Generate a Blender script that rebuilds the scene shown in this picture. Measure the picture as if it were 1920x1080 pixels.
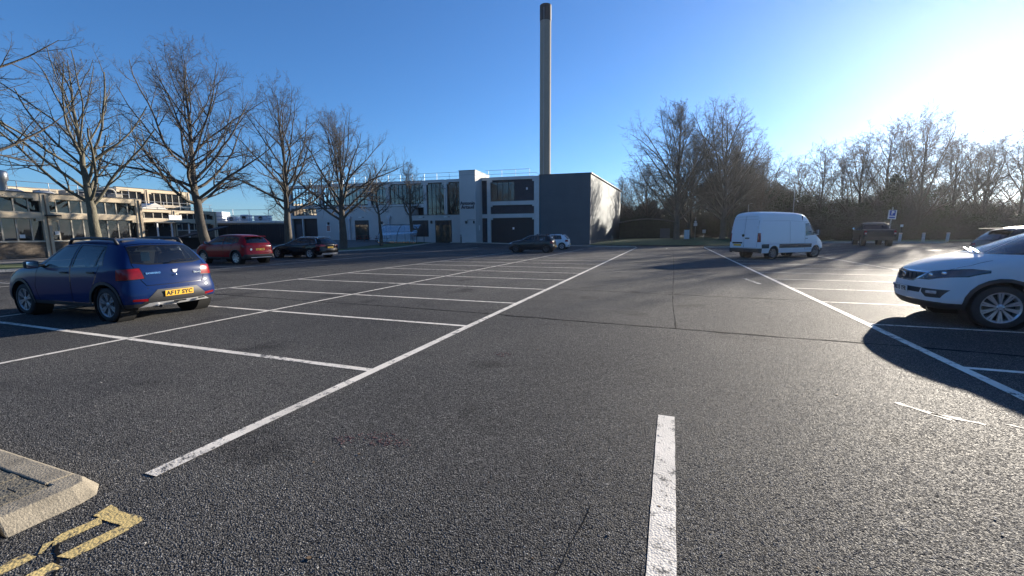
import bpy, bmesh, math, random
import numpy as np
from mathutils import Vector, Matrix
from mathutils.bvhtree import BVHTree

for o in list(bpy.data.objects):
    bpy.data.objects.remove(o)
SCN = bpy.context.scene
COL = SCN.collection
R = math.radians

# ------------------------------------------------------------------ camera
# world axes follow the car park: +Y runs down the driving lane, +X to the right
CAM_H = 1.583
F_PX, PITCH, ROLL, YAW = 790.4, R(7.40), R(-0.39), R(20.44)
cam_d = bpy.data.cameras.new('camera'); cam = bpy.data.objects.new('camera', cam_d); COL.objects.link(cam)
cam_d.sensor_width = 36.0; cam_d.lens = 36.0 * F_PX / 1920.0
cam_d.clip_start = 0.05; cam_d.clip_end = 6000
_c, _s = math.cos(YAW), math.sin(YAW)
_r = Vector((_c, _s, 0)); _f0 = Vector((-_s, _c, 0)); _u0 = Vector((0, 0, 1))
_fw = _f0 * math.cos(PITCH) - _u0 * math.sin(PITCH)
_up = _f0 * math.sin(PITCH) + _u0 * math.cos(PITCH)
_m = Matrix((_r, _up, -_fw)).transposed() @ Matrix.Rotation(ROLL, 3, 'Z')
cam.matrix_world = Matrix.Translation((0, 0, CAM_H)) @ _m.to_4x4()
SCN.camera = cam

# ------------------------------------------------------------------ sky, sun, exposure
SUN_AZ, SUN_EL = R(28.0), R(14.5)          # azimuth measured from +Y towards +X
w = bpy.data.worlds.new('World'); SCN.world = w; w.use_nodes = True
nt = w.node_tree; nt.nodes.clear()
sky = nt.nodes.new('ShaderNodeTexSky'); sky.sky_type = 'NISHITA'; sky.sun_disc = False
sky.sun_elevation = SUN_EL; sky.sun_rotation = SUN_AZ
sky.altitude = 0; sky.air_density = 1.0; sky.dust_density = 0.16; sky.ozone_density = 7.5
bg = nt.nodes.new('ShaderNodeBackground'); bg.inputs['Strength'].default_value = 0.078
wo = nt.nodes.new('ShaderNodeOutputWorld')
nt.links.new(sky.outputs[0], bg.inputs[0]); nt.links.new(bg.outputs[0], wo.inputs[0])
sd = bpy.data.lights.new('sun', 'SUN'); sd.energy = 5.0; sd.angle = R(0.53); sd.color = (1.0, 0.90, 0.76)
sun = bpy.data.objects.new('sun', sd); COL.objects.link(sun)
SUNV = Vector((math.sin(SUN_AZ) * math.cos(SUN_EL), math.cos(SUN_AZ) * math.cos(SUN_EL), math.sin(SUN_EL)))
sun.rotation_euler = SUNV.to_track_quat('Z', 'Y').to_euler()
sun.location = SUNV * 200
vs = SCN.view_settings
vs.view_transform = 'Standard'; vs.look = 'None'; vs.gamma = 1.0; vs.exposure = 1.30
vs.use_curve_mapping = False
SCN.render.engine = 'CYCLES'

# ------------------------------------------------------------------ materials
_M = {}
def nodes(name):
    m = bpy.data.materials.new(name); m.use_nodes = True
    t = m.node_tree; t.nodes.clear()
    out = t.nodes.new('ShaderNodeOutputMaterial')
    b = t.nodes.new('ShaderNodeBsdfPrincipled')
    t.links.new(b.outputs[0], out.inputs[0])
    return m, t, b, out
def N(t, typ, **kw):
    n = t.nodes.new(typ)
    for k, v in kw.items():
        if k.startswith('i_'):
            key = k[2:]
            key = int(key) if key.isdigit() else key.replace('_', ' ')
            n.inputs[key].default_value = v
        else:
            setattr(n, k, v)
    return n
def mathn(t, op, a, b=None, c=None, clamp=False):
    n = t.nodes.new('ShaderNodeMath'); n.operation = op; n.use_clamp = clamp
    for i, v in enumerate((a, b, c)):
        if v is None: continue
        if isinstance(v, (int, float)): n.inputs[i].default_value = v
        else: t.links.new(v, n.inputs[i])
    return n.outputs[0]
def ramp(t, fac, stops, interp='LINEAR'):
    n = t.nodes.new('ShaderNodeValToRGB'); n.color_ramp.interpolation = interp
    e = n.color_ramp.elements
    while len(e) < len(stops): e.new(0.5)
    for el, (p, c) in zip(e, stops):
        el.position = p; el.color = (*c, 1) if len(c) == 3 else c
    t.links.new(fac, n.inputs[0]); return n.outputs[0]
def mixc(t, fac, a, b, mode='MIX'):
    n = t.nodes.new('ShaderNodeMix'); n.data_type = 'RGBA'; n.blend_type = mode
    for idx, v in ((0, fac), (6, a), (7, b)):
        if isinstance(v, (int, float)): n.inputs[idx].default_value = v
        elif isinstance(v, tuple): n.inputs[idx].default_value = (*v, 1) if len(v) == 3 else v
        else: t.links.new(v, n.inputs[idx])
    return n.outputs[2]
def bumpn(t, h, strength, dist, b):
    n = t.nodes.new('ShaderNodeBump'); n.inputs['Strength'].default_value = strength
    n.inputs['Distance'].default_value = dist
    t.links.new(h, n.inputs['Height']); t.links.new(n.outputs[0], b.inputs['Normal'])

def mat(name, col, rough=0.6, metal=0.0, spec=0.5, var=0.12, vscale=1.5, fine=0.0, fscale=40.0, coat=0.0, rvar=0.0, bump=0.0, bscale=30.0, stretch=None):
    """principled surface: colour broken up by large stains and fine grain, real relief from bump"""
    if name in _M: return _M[name]
    m, t, b, out = nodes(name)
    tc = N(t, 'ShaderNodeTexCoord'); co = tc.outputs['Object']
    if stretch:
        mp = N(t, 'ShaderNodeMapping'); mp.inputs['Scale'].default_value = stretch
        t.links.new(co, mp.inputs[0]); co = mp.outputs[0]
    n1 = N(t, 'ShaderNodeTexNoise', i_Scale=vscale, i_Detail=6.0, i_Roughness=0.6); t.links.new(co, n1.inputs['Vector'])
    f = ramp(t, n1.outputs[0], [(0.25, (1 - var,) * 3), (0.75, (1 + var,) * 3)])
    c = mixc(t, 1.0, tuple(col), f, 'MULTIPLY')
    if fine:
        n2 = N(t, 'ShaderNodeTexNoise', i_Scale=fscale, i_Detail=3.0); t.links.new(co, n2.inputs['Vector'])
        f2 = ramp(t, n2.outputs[0], [(0.3, (1 - fine,) * 3), (0.7, (1 + fine,) * 3)])
        c = mixc(t, 1.0, c, f2, 'MULTIPLY')
    t.links.new(c, b.inputs['Base Color'])
    b.inputs['Roughness'].default_value = rough; b.inputs['Metallic'].default_value = metal
    b.inputs['Specular IOR Level'].default_value = spec
    if rvar:
        rr = mathn(t, 'MULTIPLY_ADD', n1.outputs[0], rvar, rough - rvar * 0.5, True); t.links.new(rr, b.inputs['Roughness'])
    if coat:
        b.inputs['Coat Weight'].default_value = coat; b.inputs['Coat Roughness'].default_value = 0.03
    if bump:
        n3 = N(t, 'ShaderNodeTexNoise', i_Scale=bscale, i_Detail=5.0); t.links.new(co, n3.inputs['Vector'])
        bumpn(t, n3.outputs[0], bump, 0.02, b)
    _M[name] = m; return m

def paint(name, col, metallic=0.0, rough=0.35, dirt=0.25, coat=0.5):
    """car paint: clear coat over flake, road film towards rough patches"""
    if name in _M: return _M[name]
    m, t, b, out = nodes(name)
    tc = N(t, 'ShaderNodeTexCoord')
    n1 = N(t, 'ShaderNodeTexNoise', i_Scale=3.0, i_Detail=8.0, i_Roughness=0.7); t.links.new(tc.outputs['Object'], n1.inputs['Vector'])
    sp = N(t, 'ShaderNodeSeparateXYZ'); t.links.new(tc.outputs['Object'], sp.inputs[0])
    low = ramp(t, mathn(t, 'MULTIPLY_ADD', sp.outputs[2], -1.3, mathn(t, 'MULTIPLY_ADD', n1.outputs[0], 0.7, 0.75), True), [(0.25, (0,) * 3), (0.95, (dirt * 1.6,) * 3)])
    c = mixc(t, mathn(t, 'MULTIPLY', low, 0.30), tuple(col), (0.07, 0.065, 0.06))
    t.links.new(c, b.inputs['Base Color'])
    b.inputs['Metallic'].default_value = metallic; b.inputs['Roughness'].default_value = rough
    cr = mathn(t, 'MULTIPLY_ADD', n1.outputs[0], 0.08, 0.0, True); t.links.new(cr, b.inputs['Coat Roughness'])
    b.inputs['Coat Weight'].default_value = coat; b.inputs['Specular IOR Level'].default_value = 0.06
    _M[name] = m; return m

def glass(name, tint=(0.55, 0.6, 0.6), refl=1.0, dirt=0.06):
    """thin pane: transmits tinted light, mirrors by Fresnel, a film of dust"""
    if name in _M: return _M[name]
    m = bpy.data.materials.new(name); m.use_nodes = True; t = m.node_tree; t.nodes.clear()
    out = t.nodes.new('ShaderNodeOutputMaterial')
    tr = N(t, 'ShaderNodeBsdfTransparent'); tr.inputs[0].default_value = (*tint, 1)
    gl = N(t, 'ShaderNodeBsdfGlossy'); gl.inputs['Roughness'].default_value = 0.015
    df = N(t, 'ShaderNodeBsdfDiffuse'); df.inputs[0].default_value = (0.35, 0.35, 0.34, 1)
    fr = N(t, 'ShaderNodeFresnel'); fr.inputs[0].default_value = 1.6
    k = mathn(t, 'MULTIPLY_ADD', fr.outputs[0], refl, 0.03, True)
    m1 = N(t, 'ShaderNodeMixShader'); t.links.new(k, m1.inputs[0]); t.links.new(tr.outputs[0], m1.inputs[1]); t.links.new(gl.outputs[0], m1.inputs[2])
    tc = N(t, 'ShaderNodeTexCoord'); nn = N(t, 'ShaderNodeTexNoise', i_Scale=2.5, i_Detail=7.0); t.links.new(tc.outputs['Object'], nn.inputs['Vector'])
    dk = mathn(t, 'MULTIPLY', nn.outputs[0], dirt * 2)
    m2 = N(t, 'ShaderNodeMixShader'); t.links.new(dk, m2.inputs[0]); t.links.new(m1.outputs[0], m2.inputs[1]); t.links.new(df.outputs[0], m2.inputs[2])
    t.links.new(m2.outputs[0], out.inputs[0])
    _M[name] = m; return m

def asphalt():
    if 'asphalt' in _M: return _M['asphalt']
    m, t, b, out = nodes('asphalt')
    geo = N(t, 'ShaderNodeNewGeometry'); P = geo.outputs['Position']
    wob = N(t, 'ShaderNodeTexNoise', i_Scale=60.0, i_Detail=2.0); t.links.new(P, wob.inputs['Vector'])
    vm = N(t, 'ShaderNodeVectorMath', operation='MULTIPLY_ADD'); t.links.new(wob.outputs['Color'], vm.inputs[0]); vm.inputs[1].default_value = (0.008,) * 3; t.links.new(P, vm.inputs[2])
    v = N(t, 'ShaderNodeTexVoronoi', i_Scale=108.0); v.feature = 'F1'; t.links.new(vm.outputs[0], v.inputs['Vector'])
    v2 = N(t, 'ShaderNodeTexVoronoi', i_Scale=150.0); t.links.new(P, v2.inputs['Vector'])
    sx = N(t, 'ShaderNodeSeparateColor'); t.links.new(v.outputs['Color'], sx.inputs[0])
    stone = ramp(t, sx.outputs[0], [(0.0, (0.056, 0.056, 0.057)), (0.45, (0.108, 0.107, 0.105)), (0.8, (0.185, 0.181, 0.173)), (0.97, (0.28, 0.27, 0.255)), (1.0, (0.46, 0.45, 0.42))])
    gap = ramp(t, v.outputs['Distance'], [(0.40, (1, 1, 1)), (0.72, (0.16, 0.16, 0.17))])
    c = mixc(t, 1.0, stone, gap, 'MULTIPLY')
    big = N(t, 'ShaderNodeTexNoise', i_Scale=0.22, i_Detail=8.0, i_Roughness=0.62); t.links.new(P, big.inputs['Vector'])
    pat = ramp(t, big.outputs[0], [(0.28, (0.66, 0.66, 0.68)), (0.5, (1, 1, 1)), (0.70, (1.4, 1.37, 1.31))])
    c = mixc(t, 1.0, c, pat, 'MULTIPLY')
    oil = N(t, 'ShaderNodeTexNoise', i_Scale=0.8, i_Detail=4.0, i_Roughness=0.5); t.links.new(P, oil.inputs['Vector'])
    ok = ramp(t, oil.outputs[0], [(0.60, (1, 1, 1)), (0.72, (0.50, 0.50, 0.51))])
    c = mixc(t, 1.0, c, ok, 'MULTIPLY')
    dust = N(t, 'ShaderNodeTexNoise', i_Scale=0.35, i_Detail=10.0, i_Roughness=0.75); mp = N(t, 'ShaderNodeMapping'); mp.inputs['Location'].default_value = (13.7, 4.1, 0)
    t.links.new(P, mp.inputs[0]); t.links.new(mp.outputs[0], dust.inputs['Vector'])
    dk = ramp(t, dust.outputs[0], [(0.56, (0, 0, 0)), (0.74, (0.45, 0.45, 0.45))])
    c = mixc(t, dk, c, (0.12, 0.115, 0.105))
    t.links.new(c, b.inputs['Base Color'])
    b.inputs['Roughness'].default_value = 0.62; b.inputs['Specular IOR Level'].default_value = 0.07
    rr = mathn(t, 'MULTIPLY_ADD', sx.outputs[1], 0.30, 0.58); t.links.new(rr, b.inputs['Roughness'])
    # angular chippings: every cell is a tilted facet with a gap round it
    df = N(t, 'ShaderNodeVectorMath', operation='SUBTRACT'); t.links.new(vm.outputs[0], df.inputs[0]); t.links.new(v.outputs['Position'], df.inputs[1])
    rv = N(t, 'ShaderNodeVectorMath', operation='SUBTRACT'); t.links.new(v.outputs['Color'], rv.inputs[0]); rv.inputs[1].default_value = (.5, .5, .5)
    dt = N(t, 'ShaderNodeVectorMath', operation='DOT_PRODUCT'); t.links.new(df.outputs[0], dt.inputs[0]); t.links.new(rv.outputs[0], dt.inputs[1])
    h = mathn(t, 'MULTIPLY', mathn(t, 'SUBTRACT', 0.62, v.outputs['Distance']), 2.0, None, True)
    h = mathn(t, 'ADD', h, mathn(t, 'MULTIPLY', dt.outputs['Value'], 150.0))
    h = mathn(t, 'ADD', h, mathn(t, 'MULTIPLY', sx.outputs[2], 0.45))
    h = mathn(t, 'SUBTRACT', h, mathn(t, 'MULTIPLY', v2.outputs['Distance'], 0.25))
    bumpn(t, h, 1.0, 0.0078, b)
    _M['asphalt'] = m; return m

def marking(name, col, wear=0.5, scale=9.0, line_wear=0.0):
    """thermoplastic line, worn through to the stones in places"""
    if name in _M: return _M[name]
    m, t, b, out = nodes(name)
    geo = N(t, 'ShaderNodeNewGeometry'); P = geo.outputs['Position']
    n1 = N(t, 'ShaderNodeTexNoise', i_Scale=scale, i_Detail=9.0, i_Roughness=0.75); t.links.new(P, n1.inputs['Vector'])
    v = N(t, 'ShaderNodeTexVoronoi', i_Scale=78.0); t.links.new(P, v.inputs['Vector'])
    k = mathn(t, 'ADD', n1.outputs[0], mathn(t, 'MULTIPLY', v.outputs['Distance'], 0.16))
    n2 = N(t, 'ShaderNodeTexNoise', i_Scale=0.9, i_Detail=5.0, i_Roughness=0.6); t.links.new(P, n2.inputs['Vector'])
    k = mathn(t, 'ADD', k, mathn(t, 'MULTIPLY_ADD', n2.outputs[0], 0.42, -0.20))
    f = ramp(t, k, [(wear, (0, 0, 0)), (wear + 0.09, (1, 1, 1))])
    g = N(t, 'ShaderNodeTexNoise', i_Scale=2.0, i_Detail=6.0); t.links.new(P, g.inputs['Vector'])
    tone = ramp(t, g.outputs[0], [(0.3, (0.78,) * 3), (0.7, (1.05,) * 3)])
    c = mixc(t, 1.0, tuple(col), tone, 'MULTIPLY')
    c = mixc(t, f, c, (0.05, 0.05, 0.05))
    t.links.new(c, b.inputs['Base Color']); b.inputs['Roughness'].default_value = 0.7
    h = mathn(t, 'ADD', mathn(t, 'MULTIPLY', v.outputs['Distance'], -0.6), mathn(t, 'MULTIPLY', n1.outputs[0], 0.7))
    bumpn(t, h, 0.6, 0.006, b)
    _M[name] = m; return m

def brickmat(name, c1, c2, mortar, scale=1.0):
    """stretcher bond, 225 x 75 mm module, in object space X/Z (walls are built facing local Y)"""
    if name in _M: return _M[name]
    m, t, b, out = nodes(name)
    tc = N(t, 'ShaderNodeTexCoord'); sp = N(t, 'ShaderNodeSeparateXYZ'); t.links.new(tc.outputs['Object'], sp.inputs[0])
    cb = N(t, 'ShaderNodeCombineXYZ'); s = mathn(t, 'ADD', sp.outputs[0], sp.outputs[1]); t.links.new(s, cb.inputs[0]); t.links.new(sp.outputs[2], cb.inputs[1])
    br = N(t, 'ShaderNodeTexBrick', i_Scale=scale); t.links.new(cb.outputs[0], br.inputs['Vector'])
    br.inputs['Color1'].default_value = (*c1, 1); br.inputs['Color2'].default_value = (*c2, 1); br.inputs['Mortar'].default_value = (*mortar, 1)
    br.inputs['Mortar Size'].default_value = 0.006; br.inputs['Brick Width'].default_value = 0.225; br.inputs['Row Height'].default_value = 0.0785; br.inputs['Bias'].default_value = -0.2
    n1 = N(t, 'ShaderNodeTexNoise', i_Scale=0.9, i_Detail=7.0); t.links.new(tc.outputs['Object'], n1.inputs['Vector'])
    f = ramp(t, n1.outputs[0], [(0.25, (0.72,) * 3), (0.75, (1.22,) * 3)])
    n2 = N(t, 'ShaderNodeTexNoise', i_Scale=9.0, i_Detail=4.0); t.links.new(tc.outputs['Object'], n2.inputs['Vector'])
    f2 = ramp(t, n2.outputs[0], [(0.3, (0.7,) * 3), (0.7, (1.3,) * 3)])
    c = mixc(t, 1.0, mixc(t, 1.0, br.outputs['Color'], f, 'MULTIPLY'), f2, 'MULTIPLY')
    t.links.new(c, b.inputs['Base Color']); b.inputs['Roughness'].default_value = 0.85
    bumpn(t, mathn(t, 'SUBTRACT', 1.0, br.outputs['Fac']), 0.6, 0.01, b)
    _M[name] = m; return m

def leafmat(name, col, col2, rough=0.55, trans=0.25):
    if name in _M: return _M[name]
    m, t, b, out = nodes(name)
    oi = N(t, 'ShaderNodeNewGeometry')
    n1 = N(t, 'ShaderNodeTexNoise', i_Scale=1.3, i_Detail=5.0); t.links.new(oi.outputs['Position'], n1.inputs['Vector'])
    c = mixc(t, n1.outputs[0], tuple(col), tuple(col2)); c2 = mixc(t, mathn(t, 'MULTIPLY', oi.outputs['Random Per Island'], 0.7), c, tuple(v * 0.45 for v in col))
    t.links.new(c2, b.inputs['Base Color']); b.inputs['Roughness'].default_value = rough
    tl = N(t, 'ShaderNodeBsdfTranslucent'); t.links.new(c2, tl.inputs[0])
    mx = N(t, 'ShaderNodeMixShader'); mx.inputs[0].default_value = trans
    t.links.new(b.outputs[0], mx.inputs[1]); t.links.new(tl.outputs[0], mx.inputs[2]); t.links.new(mx.outputs[0], out.inputs[0])
    _M[name] = m; return m

# ------------------------------------------------------------------ mesh helpers
def link(o, parent=None):
    COL.objects.link(o)
    if parent is not None: o.parent = parent
    return o
def tag(o, label=None, cat=None, group=None, kind=None):
    if label: o['label'] = label
    if cat: o['category'] = cat
    if group: o['group'] = group
    if kind: o['kind'] = kind
    return o
def empty(name, loc=(0, 0, 0), rz=0.0, label=None, cat=None, group=None):
    o = bpy.data.objects.new(name, None); COL.objects.link(o)
    o.empty_display_size = 0.2; o.location = loc; o.rotation_euler = (0, 0, rz)
    return tag(o, label, cat, group)
def pyobj(name, verts, faces, m, parent=None, smooth=False):
    me = bpy.data.meshes.new(name); me.from_pydata([tuple(v) for v in verts], [], faces)
    me.materials.append(m)
    if smooth: me.shade_smooth()
    me.update()
    return link(bpy.data.objects.new(name, me), parent)
def npmesh(name, V, Q, m, smooth=True, k=4):
    V = np.asarray(V, np.float32); Q = np.asarray(Q, np.int32)
    me = bpy.data.meshes.new(name)
    me.vertices.add(len(V)); me.vertices.foreach_set('co', V.ravel())
    me.loops.add(Q.size); me.loops.foreach_set('vertex_index', Q.ravel())
    me.polygons.add(len(Q)); me.polygons.foreach_set('loop_start', np.arange(0, Q.size, k, dtype=np.int32))
    me.polygons.foreach_set('use_smooth', np.full(len(Q), smooth, dtype=bool))
    me.materials.append(m); me.update(calc_edges=True); me.validate()
    return me
class MB:
    """collects boxes, prisms, tubes, lathes for ONE mesh"""
    def __init__(s): s.v = []; s.f = []
    def add(s, vs, fs):
        o = len(s.v); s.v += [tuple(v) for v in vs]; s.f += [tuple(i + o for i in f) for f in fs]; return s
    def box(s, x0, x1, y0, y1, z0, z1):
        vs = [(x, y, z) for z in (z0, z1) for y in (y0, y1) for x in (x0, x1)]
        return s.add(vs, [(0, 2, 3, 1), (4, 5, 7, 6), (0, 1, 5, 4), (2, 6, 7, 3), (0, 4, 6, 2), (1, 3, 7, 5)])
    def tube(s, pts, r, n=8, caps=True):
        pts = [Vector(p) for p in pts]; rs = r if isinstance(r, (list, tuple)) else [r] * len(pts)
        o = len(s.v)
        for i, p in enumerate(pts):
            t = (pts[min(i + 1, len(pts) - 1)] - pts[max(i - 1, 0)]).normalized()
            a = t.cross(Vector((0, 0, 1)) if abs(t.z) < 0.9 else Vector((1, 0, 0))).normalized(); b2 = t.cross(a)
            for j in range(n):
                q = 2 * math.pi * j / n
                s.v.append(tuple(p + (a * math.cos(q) + b2 * math.sin(q)) * rs[i]))
        for i in range(len(pts) - 1):
            for j in range(n):
                s.f.append((o + i * n + j, o + i * n + (j + 1) % n, o + (i + 1) * n + (j + 1) % n, o + (i + 1) * n + j))
        if caps:
            s.f.append(tuple(o + j for j in range(n - 1, -1, -1))); s.f.append(tuple(o + (len(pts) - 1) * n + j for j in range(n)))
        return s
    def prism(s, poly, axis, a, b):
        """poly: 2-D outline; axis 'x','y','z' extruded from a to b"""
        def p3(u, v, w): return {'x': (w, u, v), 'y': (u, w, v), 'z': (u, v, w)}[axis]
        n = len(poly); vs = [p3(u, v, a) for u, v in poly] + [p3(u, v, b) for u, v in poly]
        return s.add(vs, [tuple(range(n - 1, -1, -1)), tuple(range(n, 2 * n))] + [(i, (i + 1) % n, n + (i + 1) % n, n + i) for i in range(n)])
    def lathe(s, prof, n=24, axis='z', origin=(0, 0, 0), closed=False):
        o = len(s.v); ox, oy, oz = origin
        for (r, h) in prof:
            for j in range(n):
                q = 2 * math.pi * j / n; c, d = r * math.cos(q), r * math.sin(q)
                s.v.append({'z': (ox + c, oy + d, oz + h), 'y': (ox + c, oy + h, oz + d), 'x': (ox + h, oy + c, oz + d)}[axis])
        m = len(prof)
        for i in range(m if closed else m - 1):
            i2 = (i + 1) % m
            for j in range(n):
                s.f.append((o + i * n + j, o + i * n + (j + 1) % n, o + i2 * n + (j + 1) % n, o + i2 * n + j))
        return s
    def build(s, name, m, parent=None, smooth=False, bevel=0.0, fixn=True):
        me = bpy.data.meshes.new(name); me.from_pydata(s.v, [], s.f)
        if bevel or fixn:
            bm = bmesh.new(); bm.from_mesh(me)
            if fixn: bmesh.ops.recalc_face_normals(bm, faces=bm.faces)
            if bevel:
                bmesh.ops.bevel(bm, geom=[e for e in bm.edges if e.calc_face_angle(0) > 0.5], offset=bevel, segments=2, affect='EDGES', profile=0.6)
            bm.to_mesh(me); bm.free()
        me.materials.append(m)
        if smooth: me.shade_smooth()
        me.update()
        return link(bpy.data.objects.new(name, me), parent)
def textmesh(name, body, size, m, parent, mw, depth=0.004, align='CENTER', spacing=1.0, bold=0.0):
    cu = bpy.data.curves.new(name, 'FONT'); cu.body = body; cu.size = size; cu.align_x = align; cu.align_y = 'CENTER'
    cu.extrude = depth; cu.space_character = spacing; cu.offset = bold; cu.resolution_u = 3
    ob = bpy.data.objects.new(name, cu); COL.objects.link(ob)
    bpy.context.view_layer.update()
    me = bpy.data.meshes.new_from_object(ob.evaluated_get(bpy.context.evaluated_depsgraph_get()))
    bpy.data.objects.remove(ob); bpy.data.curves.remove(cu)
    me.name = name; me.materials.clear(); me.materials.append(m)
    o = link(bpy.data.objects.new(name, me), parent); o.matrix_local = mw
    return o
def basis(xa, ya, origin):
    xa = Vector(xa).normalized(); ya = Vector(ya).normalized(); za = xa.cross(ya)
    return Matrix.Translation(origin) @ Matrix((xa, ya, za)).transposed().to_4x4()
def copy_tree(o, parent=None):
    c = o.copy(); COL.objects.link(c); c.parent = parent
    for ch in list(o.children): copy_tree(ch, c)
    return c
def sm(a, b, x):
    t = min(1.0, max(0.0, (x - a) / (b - a))); return t * t * (3 - 2 * t)
# ------------------------------------------------------------------ ground
def gz_raw(x, y):
    right = 0.45 * sm(8.8, 14.0, x) * sm(16.0, 27.0, y)
    far = 0.45 * sm(50, 64, y) * sm(-13, -6, x)
    left = (0.34 * sm(-12, -26, x) + 0.36 * sm(-28, -42, x)) * sm(38, 52, y)
    return max(right, far, left)
GX0, GX1, GY0, GY1 = -70, 70, -10, 110
_G = [[gz_raw(x, y) for y in range(GY0, GY1 + 1)] for x in range(GX0, GX1 + 1)]
def gz(x, y):
    fx = min(max(x, GX0), GX1 - 1e-6) - GX0; fy = min(max(y, GY0), GY1 - 1e-6) - GY0
    i, j = int(fx), int(fy); a, b = fx - i, fy - j
    return (_G[i][j] * (1 - a) + _G[i + 1][j] * a) * (1 - b) + (_G[i][j + 1] * (1 - a) + _G[i + 1][j + 1] * a) * b

def build_ground():
    xs = [-3000, -1000, -400, -150, -90] + list(range(GX0, GX1 + 1)) + [90, 150, 400, 1000, 3000]
    ys = [-3000, -1000, -400, -150, -60, -25] + list(range(GY0, GY1 + 1)) + [150, 250, 500, 1200, 3000]
    V = [(x, y, gz(x, y)) for x in xs for y in ys]; n = len(ys)
    Fc = [(i * n + j, (i + 1) * n + j, (i + 1) * n + j + 1, i * n + j + 1) for i in range(len(xs) - 1) for j in range(n - 1)]
    o = pyobj('car_park', V, Fc, asphalt(), smooth=True)
    return tag(o, 'dark stony asphalt car park with white bay markings', None, kind='structure')
GROUND = build_ground()

WHITE = marking('white_line_paint', (0.76, 0.70, 0.60), 0.63)
FADED = marking('faded_line_paint', (0.58, 0.55, 0.49), 0.55)
YELLOW = marking('yellow_line_paint', (0.66, 0.49, 0.19), 0.59, 14.0)
rng = random.Random(7)
def strip(name, p, q, w, m, dz=0.004, seg=1.0, rag=0.004, parent=GROUND):
    """a painted line draped on the ground with slightly ragged edges"""
    p, q = Vector(p), Vector(q); L = (q - p).length; n = max(2, int(L / seg)); d = (q - p) / L; nrm = Vector((-d.y, d.x))
    V = []
    for i in range(n + 1):
        c = p + d * (L * i / n)
        for s in (-1, 1):
            k = c + nrm * s * (w / 2 + rng.uniform(-rag, rag)) + d * (rng.uniform(-rag, rag) * 2 if i in (0, n) else 0)
            V.append((k.x, k.y, gz(k.x, k.y) + dz))
    return pyobj(name, V, [(2 * i, 2 * i + 1, 2 * i + 3, 2 * i + 2)[::-1] for i in range(n)], m, parent)
XA, XC, XD, XE, XB, XF = -3.18, -7.81, -12.45, -19.85, 3.20, 8.45
BAY = 2.5; Y0 = 3.9; YB = 6.25
strip('lane_line', (XA, 1.62), (XA - 0.05, 46.6), 0.115, WHITE, 0.0055, 0.35, 0.003)
strip('lane_line', (XB, 3.2), (XB + 0.15, 47.5), 0.115, WHITE, 0.0055, 0.5)
strip('lane_line', (XC, -6), (XC - 0.1, 41.4), 0.085, WHITE, 0.0055, 0.6)
strip('lane_line', (XD, 3.9), (XD, 41.4), 0.085, WHITE, 0.0055, 0.7)
strip('lane_line', (XE, 2.2), (XE, 42.5), 0.085, WHITE, 0.0055, 0.7)
strip('lane_line', (XF, 6.2), (XF + 0.6, 44), 0.085, WHITE, 0.0055, 0.7)
for i in range(17):
    y = Y0 + BAY * i
    strip('bay_line', (XA - 0.06, y), (XC + 0.05, y), 0.095, WHITE if i < 9 else FADED, 0.0035, 0.45)
    if y < 41: strip('bay_line', (XC - 0.05, y), (XD + 0.05, y), 0.095, WHITE if i < 9 else FADED, 0.0035, 0.6)
    if i >= 0: strip('bay_line', (XE - 0.05, y - 1.5), (XE - 4.7, y - 1.5), 0.09, FADED, 0.004, 0.8)
for i in range(-1, 16):
    y = YB + BAY * i
    strip('bay_line', (XB + 0.06, y), (XF - 0.05, y), 0.09, WHITE, 0.0035, 0.6)
    if i > 1: strip('bay_line', (XF + 0.05, y), (XF + 4.6, y), 0.08, FADED, 0.006, 0.5)
strip('centre_dash', (0.02, 1.05), (0.03, 3.73), 0.135, WHITE, 0.0045, 0.12, 0.0022)
strip('centre_dash', (-0.25, 43.6), (-0.25, 44.6), 0.14, WHITE, 0.006, 0.3)
for i in range(7):
    strip('give_way_dash', (XA + 0.2 + i * 0.95, 47.1), (XA + 0.75 + i * 0.95, 47.2), 0.16, WHITE, 0.006, 0.3)
strip('old_dash', (2.62, 14.55), (2.42, 16.1), 0.12, FADED, 0.004, 0.4)
# broken double yellow line that ends beside the kerbed island
for a, b in ((0.30, 0.975), (1.005, 1.235)):
    strip('yellow_line', (-2.76, a), (-2.73, b), 0.085, YELLOW, 0.0035, 0.045, 0.008)
for a, b in ((0.25, 0.955), (0.985, 1.015), (1.045, 1.235)):
    strip('yellow_line', (-2.95, a), (-2.93, b), 0.085, YELLOW, 0.0035, 0.045, 0.008)
strip('yellow_line', (-3.03, 1.285), (-2.70, 1.28), 0.085, YELLOW, 0.0038, 0.045, 0.008)

# tarred construction joints and cracks
TAR = mat('tar_joint', (0.012, 0.012, 0.013), 0.97, spec=.05, var=0.3, vscale=8)
def crack(p, q, w, amp=0.03, seg=0.16, m=TAR, dz=0.003):
    p, q = Vector(p), Vector(q); L = (q - p).length; n = int(L / seg); d = (q - p) / L; nrm = Vector((-d.y, d.x))
    V, off = [], 0
    for i in range(n + 1):
        off = off * 0.86 + rng.uniform(-amp, amp) * 0.5
        c = p + d * (L * i / n) + nrm * off; ww = w * rng.uniform(0.25, 1.15)
        for s in (-1, 1):
            k = c + nrm * s * ww / 2; V.append((k.x, k.y, gz(k.x, k.y) + dz))
    pyobj('joint_crack', V, [(2 * i, 2 * i + 1, 2 * i + 3, 2 * i + 2)[::-1] for i in range(n)], m, GROUND)
crack((-19, 8.0), (-2.9, 7.55), 0.05); crack((-2.95, 7.5), (13, 6.6), 0.075); crack((-3.1, 11.6), (9, 11.0), 0.06)
crack((-18, 12.6), (-3.3, 11.65), 0.02); crack((-3, 19.0), (16, 18.4), 0.045); crack((-19.5, 16.0), (-12.6, 14.6), 0.05)
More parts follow.
